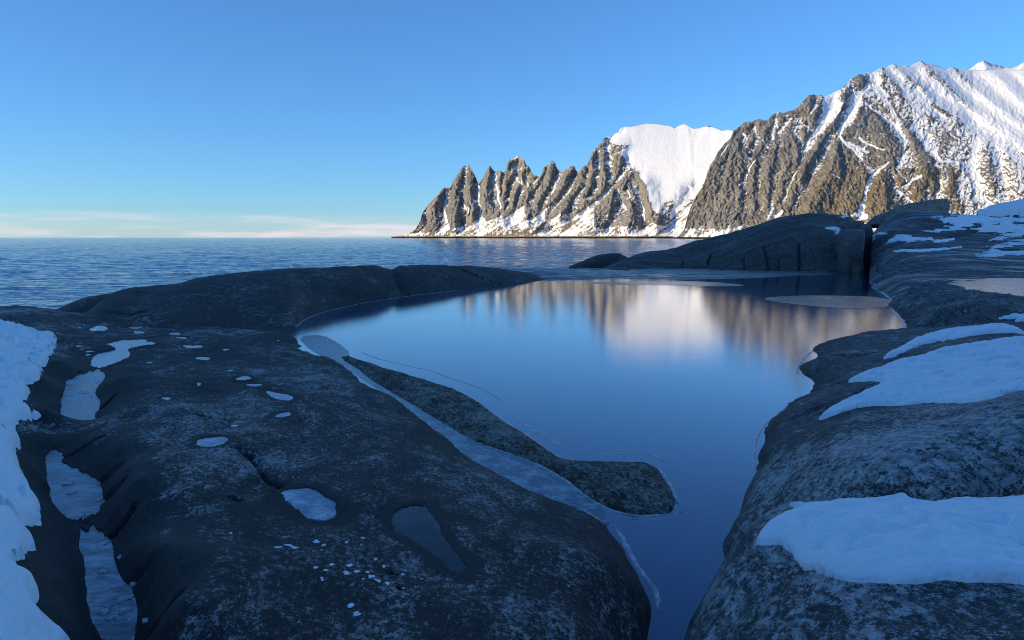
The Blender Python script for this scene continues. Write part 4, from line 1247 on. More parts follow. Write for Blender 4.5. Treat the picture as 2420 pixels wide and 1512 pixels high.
R1 = Field([('y', 1440, 633, 62), ('y', 1480, 612, 66), ('y', 1530, 593, 70), ('y', 1600, 586, 74), ('y', 1640, 569, 75), ('y', 1700, 556, 76), ('y', 1760, 541, 76), ('y', 1800, 527, 76), ('y', 1850, 514, 76), ('y', 1900, 509, 76), ('y', 1960, 507, 75), ('y', 2000, 509, 74), ('y', 2018, 516, 73),
            ('y', 1960, 545, 65), ('y', 1995, 548, 65), ('y', 1960, 600, 61), ('y', 1960, 646, 59), ('y', 1990, 600, 61), ('y', 1990, 648, 58.6), ('y', 1850, 560, 66), ('y', 1900, 548, 66), ('y', 1850, 600, 62.5), ('y', 1850, 641, 61), ('y', 1780, 590, 64.5), ('y', 1780, 638, 62), ('y', 1700, 600, 66.5), ('y', 1700, 637, 63.5), ('y', 1650, 602, 69), ('y', 1600, 610, 68), ('y', 1600, 636, 64.5), ('y', 1550, 615, 67), ('y', 1500, 624, 66), ('y', 1500, 635, 64),
            ('d', 1440, 70, .0), ('d', 1500, 76, .3), ('d', 1600, 82, .6), ('d', 1700, 86, 1.5), ('d', 1800, 88, 2.5), ('d', 1900, 88, 3), ('d', 2000, 86, 3), ('d', 1450, 80, -1.5), ('d', 1600, 95, -1.5), ('d', 1800, 105, -1.5), ('d', 2000, 105, -1.5), ('d', 1380, 64, -1.0), ('d', 1400, 58, -.6), ('d', 1600, 58, -.4), ('d', 1800, 56, -.5), ('d', 1950, 54, -.6), ('d', 2050, 70, 2.0), ('d', 2050, 55, -.6), ('d', 1340, 70, -1.6)], 0.0006,
           lambda x, y: .22 * fbm(x / 7, y / 4, 3, 61) + .22 * (ridged(x / 5, y / 2.6, 3, 62) - .6) + .035 * fbm(x / .9, y / .7, 3, 63))


def px_of(X, Y):
    return CX + F * X / Y * (cP)      # good enough for radial cuts


def cliff(px, soft, drop, side=1):
    a, _ = ray(px, 600.0)
    a = float(a)
    def e(X, Y, Z):
        w = soft / F
        k = smooth(0, w, side * (X / Y - a + 0.0012 * fbm(Y / 1.5, Y * 0, 2, 3)))
        return Z - drop * k
    return e


R1.edits.append(cliff(2008, 5, 7))
R2.edits.append(cliff(2058, 4, 7, -1))
for line, w_, dp in (([(1998, 556), (1996, 600), (1985, 648)], .16, 1.6), ([(2010, 600), (2002, 646)], .10, .9), ([(1888, 575), (1890, 640)], .10, .5), ([(1805, 580), (1812, 605), (1818, 640)], .09, .5), ([(1840, 610), (1842, 641)], .08, .4), ([(1672, 625), (1680, 600)], .10, .5), ([(1930, 590), (1965, 594), (2000, 586)], .14, .3), ([(1612, 632), (1613, 618)], .08, .3), ([(1760, 640), (1758, 612)], .06, .3)):
    w = cast(R1, [p[0] for p in line], [p[1] for p in line], 30)[:, :2]
    R1.edits.append(groove_edit(w, w_, dp))
for line, w_, dp in (([(2075, 625), (2090, 645)], .1, .3), ([(2300, 545), (2250, 560), (2150, 567)], .3, .3), ([(2420, 590), (2330, 588)], .3, .3)):
    w = cast(R2, [p[0] for p in line], [p[1] for p in line], 30)[:, :2]
    R2.edits.append(groove_edit(w, w_, dp))
for line, w_, dp in (([(2160, 706), (2175, 690), (2200, 693)], .10, .12), ([(2150, 725), (2180, 712), (2230, 720)], .10, .12), ([(2205, 760), (2225, 745), (2280, 735)], .12, .15)):
    w = cast(R3, [p[0] for p in line], [p[1] for p in line], 15)[:, :2]
    R3.edits.append(groove_edit(w, w_, dp))
for line, w_, dp in (([(1945, 845), (2050, 838), (2200, 812), (2250, 795)], .07, .10), ([(1900, 930), (2000, 905), (2080, 885)], .05, .07), ([(1870, 990), (1960, 950), (2040, 925)], .04, .05)):
    w = cast(R4, [p[0] for p in line], [p[1] for p in line], 5)[:, :2]
    R4.edits.append(groove_edit(smooth_line(w, 1), w_, dp))
w = cast(R5, [1815, 1825, 1840], [1108, 1098, 1090], 4)[:, :2]
R5.edits.append(groove_edit(w, .03, .12))

rock_grid('boulder', R6, MAT['boulder'], 1540, 2850, 1.15, 6.0, 320, 250, 'nearest lichen speckled boulder carrying the thick snow patch', keep=lambda X, Y, Z: Z > -.3)
rock_grid('boulder', R5, MAT['boulder'], 1640, 2850, 4.4, 11, 330, 210, 'round grey lichen covered boulder behind the nearest one', keep=lambda X, Y, Z: Z > -.3)
rock_grid('sloping_rock', R4, MAT['slope'], 1720, 2750, 6.4, 27, 340, 240, 'long dark sloping rock with two snow drifts beside the pool', keep=lambda X, Y, Z: Z > -.3)
rock_grid('lumpy_rock', R3, MAT['slope'], 2060, 2750, 18, 42, 240, 150, 'lumpy folded grey rock between the pool and the upper pond', keep=lambda X, Y, Z: Z > -.3)
rock_grid('rock_slab', R2, MAT['slab'], 2030, 2800, 32, 98, 320, 230, 'wide tilted rock slab streaked with snow and ice', keep=lambda X, Y, Z: Z > -.5)
rock_grid('headland', R1, MAT['head'], 1345, 2040, 52, 96, 330, 200, 'dark humped rock headland across the far end of the pool', cat='rock', keep=lambda X, Y, Z: Z > -1.4)


# --- columns standing in the cleft between headland and slab
def column_rock(name, p_left, p_right, rows, ybase, depth, mat, label, seed):
    """an upright block: rows are (image row, left column, right column, lean back) from bottom to top"""
    nb = 22
    V = []
    for k, (py_, l_, r_, back) in enumerate(rows):
        y = ybase + back
        _, c = ray(l_, py_)
        z = CAMZ + float(c) * y
        xl, xr = float(ray(l_, py_)[0]) * y, float(ray(r_, py_)[0]) * y
        for j in range(nb):
            t = 2 * math.pi * j / nb
            cx_ = 0.5 * (xl + xr) + 0.5 * (xr - xl) * np.sign(math.cos(t)) * abs(math.cos(t)) ** 0.55
            cy_ = y + depth * 0.5 * (1 + np.sign(math.sin(t)) * abs(math.sin(t)) ** 0.6) - depth * .5 * (1 if False else 0)
            n = 0.28 * float(perlin(np.array(cx_ * .9 + z * .7), np.array(cy_ * .9 + seed), seed))
            V.append((cx_ + n, cy_ + n, z))
    V = np.array(V)
    nrw = len(rows)
    i = np.arange(nrw * nb).reshape(nrw, nb)
    f = [(i[a, b], i[a, (b + 1) % nb], i[a + 1, (b + 1) % nb], i[a + 1, b]) for a in range(nrw - 1) for b in range(nb)]
    me = bpy.data.meshes.new(name)
    bm = bmesh.new()
    vs = [bm.verts.new(v) for v in V]
    for q in f:
        bm.faces.new([vs[a] for a in q])
    bm.faces.new([vs[a] for a in i[-1]])
    bmesh.ops.recalc_face_normals(bm, faces=bm.faces)
    for fc in bm.faces:
        fc.smooth = True
    bm.to_mesh(me); bm.free()
    me.materials.append(mat)
    ob = bpy.data.objects.new(name, me); COL.objects.link(ob)
    md = ob.modifiers.new('sub', 'SUBSURF'); md.levels = 2; md.render_levels = 2
    tag(ob, label, 'rock')
    return ob


column_rock('rock_column', 0, 0, [(668, 2023, 2046, 0), (650, 2023, 2046, 0), (625, 2024, 2047, .3), (605, 2021, 2047, .4), (590, 2018, 2049, .8), (576, 2021, 2050, 1.4), (560, 2024, 2050, 2.2), (548, 2026, 2049, 3.4), (540, 2027, 2048, 4.8)], 56.5, 4.0, MAT['head'], 'blocky lower rock column wedged in the cleft', 3)
column_rock('rock_column', 0, 0, [(560, 2024, 2051, 0), (548, 2025, 2051, .2), (535, 2024, 2051, .8), (526, 2026, 2050, 2.0), (520, 2029, 2047, 3.5)], 63.5, 6.0, MAT['head'], 'upper rock block at the top of the cleft', 5)
column_rock('rock_column', 0, 0, [(668, 1996, 2016, 0), (650, 1998, 2016, 0), (620, 2003, 2018, .3), (600, 2006, 2018, .6), (585, 2010, 2018, 1.0), (572, 2010, 2017, 1.5), (560, 2011, 2017, 2.4)], 57.3, 2.4, MAT['head'], 'slim leaning rock pillar left of the blocky column', 7)


column_rock('rock_column', 0, 0, [(675, 1996, 2078, 0), (640, 1998, 2078, 0), (600, 2000, 2078, .3), (570, 2004, 2078, .6), (545, 2008, 2078, 1.0), (533, 2012, 2072, 2.0), (527, 2020, 2068, 3.5)], 68.5, 6.0, MAT['head'], 'dark rock filling the back of the cleft', 9)


# --- outlying rocks with arched sections
def arch_rock(name, top, ydist, half, mat, label, zbase=-1.2, nseg=26, seed=1, n=70, asym=0.0, rough=.08):
    t = np.array(top, float)
    px_ = np.linspace(t[0, 0], t[-1, 0], n)
    py_ = np.interp(px_, t[:, 0], t[:, 1])
    P = at_y(px_, py_, ydist)
    s = np.linspace(-1, 1, nseg)
    e = np.minimum(np.arange(n), np.arange(n)[::-1]) / (n * .5)
    wid = half * np.clip(e * 3, 0.05, 1) ** .5
    X = np.repeat(P[:, 0:1], nseg, 1)
    Y = ydist + s[None] * wid[:, None]
    prof = (1 - np.abs(s) ** 2.6)[None]
    Z = zbase + (P[:, 2:3] - zbase) * prof
    X = X * Y / ydist
    nz = rough * fbm(X / 1.1, Y / .9 + Z * .6, 4, seed)
    Z = Z + nz * np.abs(s)[None] ** .5
    V = np.stack([X, Y, Z], -1).reshape(-1, 3)
    ob = mesh_from(name, V, grid_faces(n, nseg), mat)
    return tag(ob, label, 'rock')


arch_rock('islet_rock', [(1344, 630), (1362, 622), (1385, 613), (1410, 603), (1425, 600), (1445, 598), (1465, 598), (1478, 605), (1500, 616), (1520, 632)], 78, 3.0, MAT['head'], 'small black rock islet at the seaward tip of the headland', seed=12)
arch_rock('islet_rock', [(110, 742), (140, 729), (175, 713), (205, 703), (240, 697), (270, 692), (300, 690), (340, 700)], 27, 2.6, MAT['ridge'], 'dark rock showing behind the left end of the ridge', seed=14)
arch_rock('rock_mound', [(2290, 516), (2305, 508), (2320, 498), (2345, 491), (2380, 484), (2420, 477), (2480, 470), (2560, 480), (2640, 515)], 96, 7.0, MAT['slab'], 'rounded rock mound capped with snow at the right edge', zbase=2.5, seed=16, rough=.2)
arch_rock('rock_mound', [(2405, 486), (2420, 466), (2450, 455), (2500, 450), (2560, 480)], 112, 6.0, MAT['head'], 'dark rock tip just showing above the snow capped mound', zbase=3.0, seed=18, rough=.2)


def build_perched():
    out = [(2048, 528), (2066, 510), (2090, 503), (2108, 494), (2125, 486), (2150, 480), (2185, 474), (2215, 470), (2238, 468), (2244, 475), (2245, 485), (2242, 498), (2241, 528)]
    yb = 84.0
    F0 = at_y([p[0] for p in out], [p[1] for p in out], yb)
    bm = bmesh.new()
    rows = []
    for k, (dy, lift, sx) in enumerate(((0, -.12, 1.0), (.35, 0, 1.0), (2.0, .06, .995), (4.0, .0, .99), (5.2, -.15, .97), (5.6, -.5, .95))):
        row = []
        for x, y, z in F0:
            nx = 0.07 * float(perlin(np.array(x * .8), np.array(z * .9 + k), 4))
            row.append(bm.verts.new((x * sx * (yb + dy) / yb + (1 - sx) * 50, y + dy + nx * 2, z + lift + nx)))
        rows.append(row)
    n = len(out)
    for a, b in zip(rows[:-1], rows[1:]):
        for i in range(n):
            j = (i + 1) % n
            bm.faces.new((a[i], a[j], b[j], b[i]))
    bm.faces.new(rows[0][::-1]); bm.faces.new(rows[-1])
    bmesh.ops.triangulate(bm, faces=[f for f in bm.faces if len(f.verts) > 4])
    bmesh.ops.recalc_face_normals(bm, faces=bm.faces)
    me = bpy.data.meshes.new('perched_slab'); bm.to_mesh(me); bm.free()
    me.materials.append(MAT['rust'])
    ob = bpy.data.objects.new('perched_slab', me); COL.objects.link(ob)
    md = ob.modifiers.new('bevel', 'BEVEL'); md.width = 0.12; md.segments = 2
    tag(ob, 'wedge shaped grey slab perched on top of the streaked rock', 'rock')


build_perched()

# --- low wet ledge between pool and sea ------------------------------------------------
def build_ledge():
    nc, nr = 320, 130
    U, V = np.meshgrid(np.linspace(float(ray(1185, 640)[0]), float(ray(2000, 640)[0]), nc), np.linspace(math.log(44), math.log(72), nr))
    Y = np.exp(V); X = U * Y
    px_ = CX + F * U * 0.992
    near = np.interp(px_, [1180, 1300, 1420, 1600, 1780, 1850, 1950, 2000], [49, 47, 48.0, 47.5, 48, 52, 54, 56])
    mid = np.interp(px_, [1180, 1300, 1420, 1600, 1850, 2000], [.30, .30, .20, .10, .14, .2])
    k = smooth(0, 4.5, Y - near)
    Z = -.12 + k * (mid + .06)
    Z += (.16 * fbm(X / 5.5 + Y * .12, Y / 1.5, 4, 81) + .05 * ridged(X / 3, Y / .7, 3, 82) - .03) * (.35 + .65 * k)
    fall = smooth(62, 68, Y) * smooth(1520, 1460, px_)
    Z -= fall * 2.0
    f = grid_faces(nr, nc)
    Pv, f, _ = compact(np.stack([X, Y, Z], -1).reshape(-1, 3), f)
    ob = mesh_from('wet_ledge', Pv, f, MAT['ledge'])
    tag(ob, 'low wet rock ledge with ice streaks at the far side of the pool', 'rock')


build_ledge()

# ------------------------------------------------------------------ the tide pool and its ice
pool_poly = [(620, 800), (660, 770), (700, 725), (790, 700), (900, 680), (1050, 662), (1250, 645), (1450, 638), (1700, 630), (1980, 628), (2060, 636), (2080, 655), (2120, 690), (2160, 720), (2190, 765), (2150, 800), (2050, 840), (1980, 900), (1960, 960), (1900, 1080), (1850, 1200), (1850, 1330), (1800, 1450), (1750, 1700), (1380, 1700), (1420, 1512), (1400, 1350), (1300, 1250), (1150, 1160), (1000, 1070), (900, 990), (800, 910), (700, 850)]
flat_sheet('tide_pool', plan(pool_poly, 0.0), 0.0, MAT['pool'], kind='structure', label='still tide pool skinned with thin clear ice')
pond = plan([(2190, 655), (2300, 650), (2420, 650), (2700, 650), (2700, 706), (2420, 712), (2350, 702), (2290, 694), (2250, 684), (2215, 672), (2180, 664)], .70)
flat_sheet('upper_pond', pond, .70, MAT['sheet'], kind='structure', label='small frozen pond above the pool on the right')
flat_sheet('ice_sheet', smooth_poly(plan(A5([(570, 602), (650, 592), (780, 585), (950, 580), (1150, 584), (1350, 590), (1480, 615), (1500, 640), (1420, 668), (1200, 677), (1000, 664), (800, 645), (640, 622)]), 0.006), 2), 0.006, MAT['sheet'], label='pale lens shaped ice sheet at the right of the pool', cat='ice')
flat_sheet('ice_sheet', smooth_poly(plan([(705, 795), (760, 790), (800, 812), (830, 838), (800, 846), (845, 872), (920, 928), (980, 963), (1060, 1011), (1150, 1058), (1280, 1103), (1370, 1168), (1420, 1202), (1440, 1246), (1400, 1216), (1340, 1188), (1270, 1166), (1195, 1129), (1110, 1082), (1058, 1036), (1010, 1006), (985, 980), (940, 942), (880, 908), (820, 868), (775, 846), (735, 826)], 0.005), 1), 0.005, MAT['frost'], grow=0.03, label='pale ice in the channel between the shelf and the long rock', cat='ice')
flat_sheet('ice_sheet', smooth_poly(plan(A6([(1700, 300), (1900, 296), (2150, 293), (2420, 290), (2700, 300), (2900, 322), (2700, 330), (2300, 318), (1900, 316)]), 0.006), 2), 0.006, MAT['sheet'], label='thin pale ice film below the wet ledge', cat='ice')


def ice_ridge(P, width, height, label, z=0.0, seed=1, mat='rim'):
    w = smooth_line(plan(P, z), 2)
    width = width * 1.5
    seg = np.linalg.norm(np.diff(w, axis=0), axis=1)
    L = np.concatenate([[0], np.cumsum(seg)])
    n = max(30, int(L[-1] / 0.045))
    n = min(n, 420)
    s = np.linspace(0, L[-1], n)
    x = np.interp(s, L, w[:, 0]); y = np.interp(s, L, w[:, 1])
    tx = np.gradient(x); ty = np.gradient(y); q = np.hypot(tx, ty) + 1e-9
    nx, ny = -ty / q, tx / q
    wob = 0.5 * width * fbm(s / (width * 5), s * 0, 3, seed)
    wd = width * (0.55 + 0.5 * np.clip(fbm(s / (width * 8), s * 0 + 4, 3, seed + 2) + .6, 0.1, 2)) * np.clip(np.minimum(s, L[-1] - s) / (width * 6), .15, 1)
    ht = .6 * height * (0.25 + np.clip(fbm(s / (width * 4), s * 0 + 9, 3, seed + 4) + .4, 0.0, 2))
    cr = np.linspace(-1, 1, 9)
    X = x[:, None] + nx[:, None] * (wob[:, None] + cr[None] * wd[:, None])
    Y = y[:, None] + ny[:, None] * (wob[:, None] + cr[None] * wd[:, None])
    Z = z - 0.004 + (ht[:, None] + .004) * (1 - np.abs(cr[None]) ** 1.7) + 0.3 * height * fbm(X / .03, Y / .03, 2, seed) * (1 - np.abs(cr[None]))
    ob = mesh_from('ice_ridge', np.stack([X, Y, Z], -1).reshape(-1, 3), grid_faces(n, 9)[:, ::-1], MAT[mat])
    tag(ob, label, 'ice')


ice_ridge(A6([(130, 790), (200, 820), (300, 855), (420, 880), (560, 910), (680, 940), (780, 985), (900, 1020), (1000, 1055), (1080, 1100), (1150, 1150)]), .035, .010, 'thin wavering ice line along the far part of the long rock', seed=3)
ice_ridge(A6([(1210, 1250), (1280, 1300), (1400, 1365), (1500, 1420), (1600, 1470)])[:-1] + A3([(1310, 0), (1400, 55), (1480, 90), (1560, 140), (1650, 175), (1750, 185), (1850, 190), (1960, 195), (2080, 200), (2160, 190), (2240, 215), (2300, 250)]), .03, .014, 'bright curved ice ridge beyond the broad end of the long rock', seed=5)
ice_ridge(LONG[8:23], .03, .030, 'frosted ice fringe hugging the pool side of the long rock', seed=7)
ice_ridge(LONG[23:40], .022, .018, 'frosted fringe along the channel side of the long rock', seed=9)
ice_ridge(A3([(1640, 560), (1720, 595), (1800, 645), (1880, 705)]), .03, .03, 'frost crust on the shelf edge at the channel mouth', seed=10)
ice_ridge(A3([(1930, 700), (1990, 780), (2040, 880), (2090, 980), (2150, 1060), (2210, 1130), (2245, 1190), (2240, 1260), (2250, 1320)]), .022, .030, 'thin upturned ice rim off the nearest bulge of the shelf', seed=11)
ice_ridge(A3([(920, 120), (1050, 170), (1180, 230), (1300, 280), (1400, 330), (1480, 370), (1540, 410)]), .010, .008, 'hairline ice crack running down the channel', z=.006, seed=13)
ice_ridge(A3([(2050, 655), (2170, 655), (2300, 640), (2420, 605)]), .014, .010, 'short curved ice line off the tip of the long rock', seed=15)
ice_ridge([(692, 784), (712, 758), (760, 738), (830, 722), (870, 713), (960, 700), (1080, 686)], .035, .010, 'pale ice line along the foot of the ridge', seed=17)
ice_ridge([(2064, 670), (2084, 690), (2112, 712), (2107, 730), (2122, 745), (2138, 765), (2135, 775)], .05, .012, 'white ice line where the pool meets the lumpy rock', seed=19)
ice_ridge([(2100, 781), (2010, 796), (1958, 808), (1913, 832), (1888, 865), (1884, 886)], .035, .012, 'broken ice line round the corner of the sloping rock', seed=22)
ice_ridge([(1888, 938), (1838, 978), (1798, 1012), (1781, 1060), (1784, 1112)], .02, .016, 'thin ice line along the lower sloping rock', seed=23)


# ------------------------------------------------------------------ snow
class Union:
    def __init__(self, *f): self.f = f
    def h(self, x, y):
        z = self.f[0].h(x, y)
        for g in self.f[1:]:
            z = np.maximum(z, g.h(x, y))
        return z


def snow_patch(P, under, thick, label, edge=0.15, res=(260, 160), y0=1.5, rag=0.05, dim=0.0, lump=0.03, it=1, group=None, seed=1, streak=0.0, holes=0.0):
    Pp = smooth_poly(P, it)
    W = cast(under, Pp[:, 0], Pp[:, 1], y0)
    poly = W[:, :2]
    u = poly[:, 0] / poly[:, 1]; v = np.log(poly[:, 1])
    mu = 0.03 * (u.max() - u.min()) + 0.004; mv = 0.03 * (v.max() - v.min()) + 0.004
    U, V = np.meshgrid(np.linspace(u.min() - mu, u.max() + mu, res[0]), np.linspace(v.min() - mv, v.max() + mv, res[1]))
    Y = np.exp(V); X = U * Y
    d = -sdf(X, Y, poly) + rag * (fbm(X / (rag * 5), Y / (rag * 5), 4, seed) + .25 * fbm(X / (rag * 1.2), Y / (rag * 1.2), 2, seed + 9))
    if holes > 0:
        d = d - holes * smooth(.12, .42, fbm(X / .4, Y / .6, 4, seed + 15)) * smooth(.9, .1, d)
    if streak > 0:
        d = d + streak * (fbm(X / 2.4 + .15 * Y, Y / .55, 4, seed + 13) - .12)
    base = under.h(X, Y)
    t = np.clip(d / edge, 0, 1)
    body = thick * np.sqrt(1 - (1 - t) ** 2)
    body = body * (1 + .5 * fbm(X / (edge * 7), Y / (edge * 7), 3, seed + 3)) + t * lump * fbm(X / (lump * 9), Y / (lump * 9), 3, seed + 5)
    if holes > 0:
        body = body + t * .06 * fbm(X / .28, Y / .34, 3, seed + 17)
    if dim > 0:
        c = fbm(X / (dim * 2.6), Y / (dim * 2.6), 2, seed + 7)
        body = body - t * np.minimum(dim * .6 * smooth(.12, .55, c), .6 * thick) - t * dim * .12 * np.abs(fbm(X / dim, Y / dim, 2, seed + 8))
    Z = np.where(d > 0, base + body, base - .02 + np.clip(d, -1, 0) * .8)
    f = grid_faces(res[1], res[0], d > 0)
    Pv, f, _ = compact(np.stack([X, Y, Z], -1).reshape(-1, 3), f)
    ob = mesh_from('snow_patch', Pv, f, MAT['snow'])
    tag(ob, label, 'snow', group)
    return ob


U56 = Union(R6, R5)
snow_patch(A4([(520, 850), (525, 800), (580, 730), (660, 670), (760, 630), (850, 610), (735, 560), (745, 545), (800, 560), (900, 575), (1000, 570), (1100, 560), (1250, 550), (1400, 545), (1600, 545), (1750, 560), (1900, 560), (2050, 550), (2200, 560), (2420, 545), (2800, 545), (2800, 1150), (2420, 1120), (2200, 1110), (2000, 1100), (1850, 1090), (1700, 1115), (1550, 1120), (1350, 1105), (1200, 1100), (1050, 1075), (950, 1030), (850, 1010), (780, 930), (740, 870), (700, 840), (620, 835)]), R6, .075, 'thick snow patch on top of the nearest boulder', edge=.10, res=(300, 170), rag=.026, dim=.10, lump=.03, seed=3)
snow_patch(A5([(960, 1475), (990, 1430), (1080, 1370), (1200, 1310), (1320, 1260), (1430, 1205), (1380, 1190), (1300, 1190), (1165, 1205), (1200, 1175), (1300, 1140), (1430, 1100), (1600, 1050), (1800, 985), (1980, 945), (2150, 915), (2300, 905), (2420, 900), (2750, 870), (2750, 1200), (2420, 1250), (2250, 1300), (2050, 1345), (1900, 1345), (1750, 1340), (1650, 1355), (1500, 1365), (1350, 1365), (1200, 1385), (1080, 1430)]), Union(R4, R5), .11, 'broad forked snow drift between the sloping rock and the round boulder', edge=.22, res=(300, 160), rag=.05, dim=.15, lump=.04, y0=4, seed=5)
snow_patch(A5([(1415, 1040), (1440, 1005), (1530, 970), (1650, 900), (1800, 850), (1950, 825), (2100, 815), (2200, 800), (2320, 800), (2400, 828), (2440, 870), (2400, 850), (2250, 850), (2100, 860), (1950, 890), (1800, 915), (1700, 930), (1600, 970), (1500, 1020)]), R4, .12, 'narrow snow drift along the crest of the sloping rock', edge=.25, res=(240, 90), rag=.05, lump=.02, y0=6, seed=7)
snow_patch(A5([(2215, 748), (2300, 730), (2420, 718), (2550, 700), (2550, 765), (2420, 760), (2350, 775), (2380, 755), (2300, 750)]), Union(R3, R4), .10, 'small snow streak at the right edge on the lumpy rock', edge=.25, res=(120, 60), rag=.06, y0=12, seed=9)
snow_patch([(-250, 745), (-60, 765), (0, 770), (40, 775), (80, 785), (130, 795), (138, 815), (120, 840), (105, 865), (85, 900), (70, 925), (55, 948), (60, 962), (100, 980), (108, 986), (60, 990), (38, 988), (36, 1010), (52, 1054), (30, 1065), (45, 1120), (80, 1175), (100, 1201), (97, 1225), (63, 1248), (43, 1243), (47, 1268), (67, 1285), (60, 1328), (35, 1343), (60, 1385), (93, 1401), (100, 1428), (80, 1455), (100, 1475), (143, 1505), (190, 1560), (200, 1650), (-250, 1700), (-250, 1200)], SHELF, .13, 'rough snow bank down the left edge of the rock shelf', edge=.09, res=(270, 400), rag=.08, dim=.14, lump=.07, seed=11, holes=.30)
SL = 'snow streaks on the slab'
for k, (P, lab, fd) in enumerate((
    ([(680, 640), (690, 580), (900, 570), (1150, 530), (1400, 480), (1600, 425), (1450, 428), (1300, 405), (1500, 400), (1380, 372), (1400, 335), (1700, 335), (1900, 330), (2050, 360), (2419, 355), (2700, 355), (2700, 400), (2300, 398), (2000, 440), (1800, 460), (1750, 490), (1550, 515), (1450, 505), (1300, 520), (1150, 545), (1200, 580), (1500, 590), (1400, 605), (1000, 640), (830, 655), (700, 650)], 'largest snow streak sweeping across the top of the slab', R2),
    ([(870, 742), (1050, 718), (1300, 712), (1500, 703), (1760, 672), (1700, 692), (1500, 722), (1200, 745)], 'long straight thin snow streak low on the slab', R2),
    ([(1370, 633), (1450, 603), (1660, 588), (1600, 612), (1480, 636)], 'short snow streak just above the long straight one', R2),
    ([(2010, 618), (2100, 580), (2250, 520), (2419, 480), (2700, 460), (2700, 560), (2419, 570), (2250, 565), (2100, 603)], 'wide snow tongue from the right edge of the slab', R2),
    ([(2020, 703), (2150, 670), (2300, 628), (2419, 590), (2700, 600), (2700, 650), (2419, 655), (2250, 672), (2100, 698)], 'second snow tongue from the right edge of the slab', R2),
    ([(1890, 798), (2000, 770), (1960, 750), (2150, 718), (2120, 740), (2300, 733), (2419, 738), (2700, 750), (2419, 787), (2200, 772), (2000, 798)], 'lowest ragged snow tongue from the right edge of the slab', R2),
    ([(715, 553), (780, 518), (890, 530), (800, 548)], 'small snow scrap on the left edge of the slab', R2),
    ([(1810, 487), (1950, 450), (2150, 400), (2300, 380), (2220, 425), (2500, 450), (2500, 495), (2150, 522), (1920, 524), (1960, 490)], 'branching snow streak in the middle right of the slab', R2),
    ([(125, 473), (250, 456), (445, 465), (330, 482), (405, 502), (300, 503)], 'snow scrap on the shoulder of the headland', R1),
    ([(262, 540), (300, 500), (395, 517), (330, 545)], 'lower snow scrap on the shoulder of the headland', R1),
    ([(295, 360), (350, 325), (445, 335), (400, 352)], 'snow scrap on the crest of the headland', R1))):
    snow_patch(Z5(P), fd, .13, lab, edge=.35, res=(260, 90) if k in (0, 3, 4, 7) else (140, 50), rag=.05 if k in (6, 8, 9, 10) else .14, lump=.02, y0=25, seed=20 + k, group=SL, streak=1.9 if k in (0, 3, 4, 5, 7) else .08)


def mound_snow():
    top = np.array([(2330, 494), (2345, 489), (2380, 482), (2420, 475), (2480, 468), (2560, 478), (2600, 490)], float)
    n, m = 90, 34
    px_ = np.linspace(2312, 2600, n); py_ = np.interp(px_, top[:, 0], top[:, 1], left=499)
    P = at_y(px_, py_, 96.0)
    s = np.linspace(-.86, .7, m)
    Y = 96 + s[None] * 7.0 + 0 * P[:, 1:2]
    X = P[:, 0:1] * Y / 96
    Z = 2.5 + (P[:, 2:3] - 2.5) * (1 - np.abs(s) ** 2.6)[None]
    d = smooth(-.80, -.50, s)[None] + .5 * fbm(X / 1.6, Y / 2.6, 4, 5) - .35
    Z = Z + np.where(d > 0, .30 * np.clip(d * 3, 0, 1), -.25)
    ob = mesh_from('snow_drift', np.stack([X, Y, Z], -1).reshape(-1, 3), grid_faces(n, m), MAT['snow'])
    tag(ob, 'smooth snow cap over the rounded mound at the right edge', 'snow')


mound_snow()


# scattered scraps of snow and lumps of ice
def lump_mesh(name, seed, flat=.35):
    bm = bmesh.new()
    bmesh.ops.create_icosphere(bm, subdivisions=2, radius=1.0)
    r = random.Random(seed)
    o = (r.random() * 9, r.random() * 9)
    for v in bm.verts:
        k = 1 + .95 * float(perlin(np.array(v.co.x * 1.3 + o[0] + v.co.z), np.array(v.co.y * 1.3 + o[1]), seed))
        v.co.x *= k; v.co.y *= k
        v.co.z = v.co.z * flat * k if v.co.z > 0 else v.co.z * flat * .4
    for f in bm.faces: f.smooth = True
    me = bpy.data.meshes.new(name); bm.to_mesh(me); bm.free()
    return me


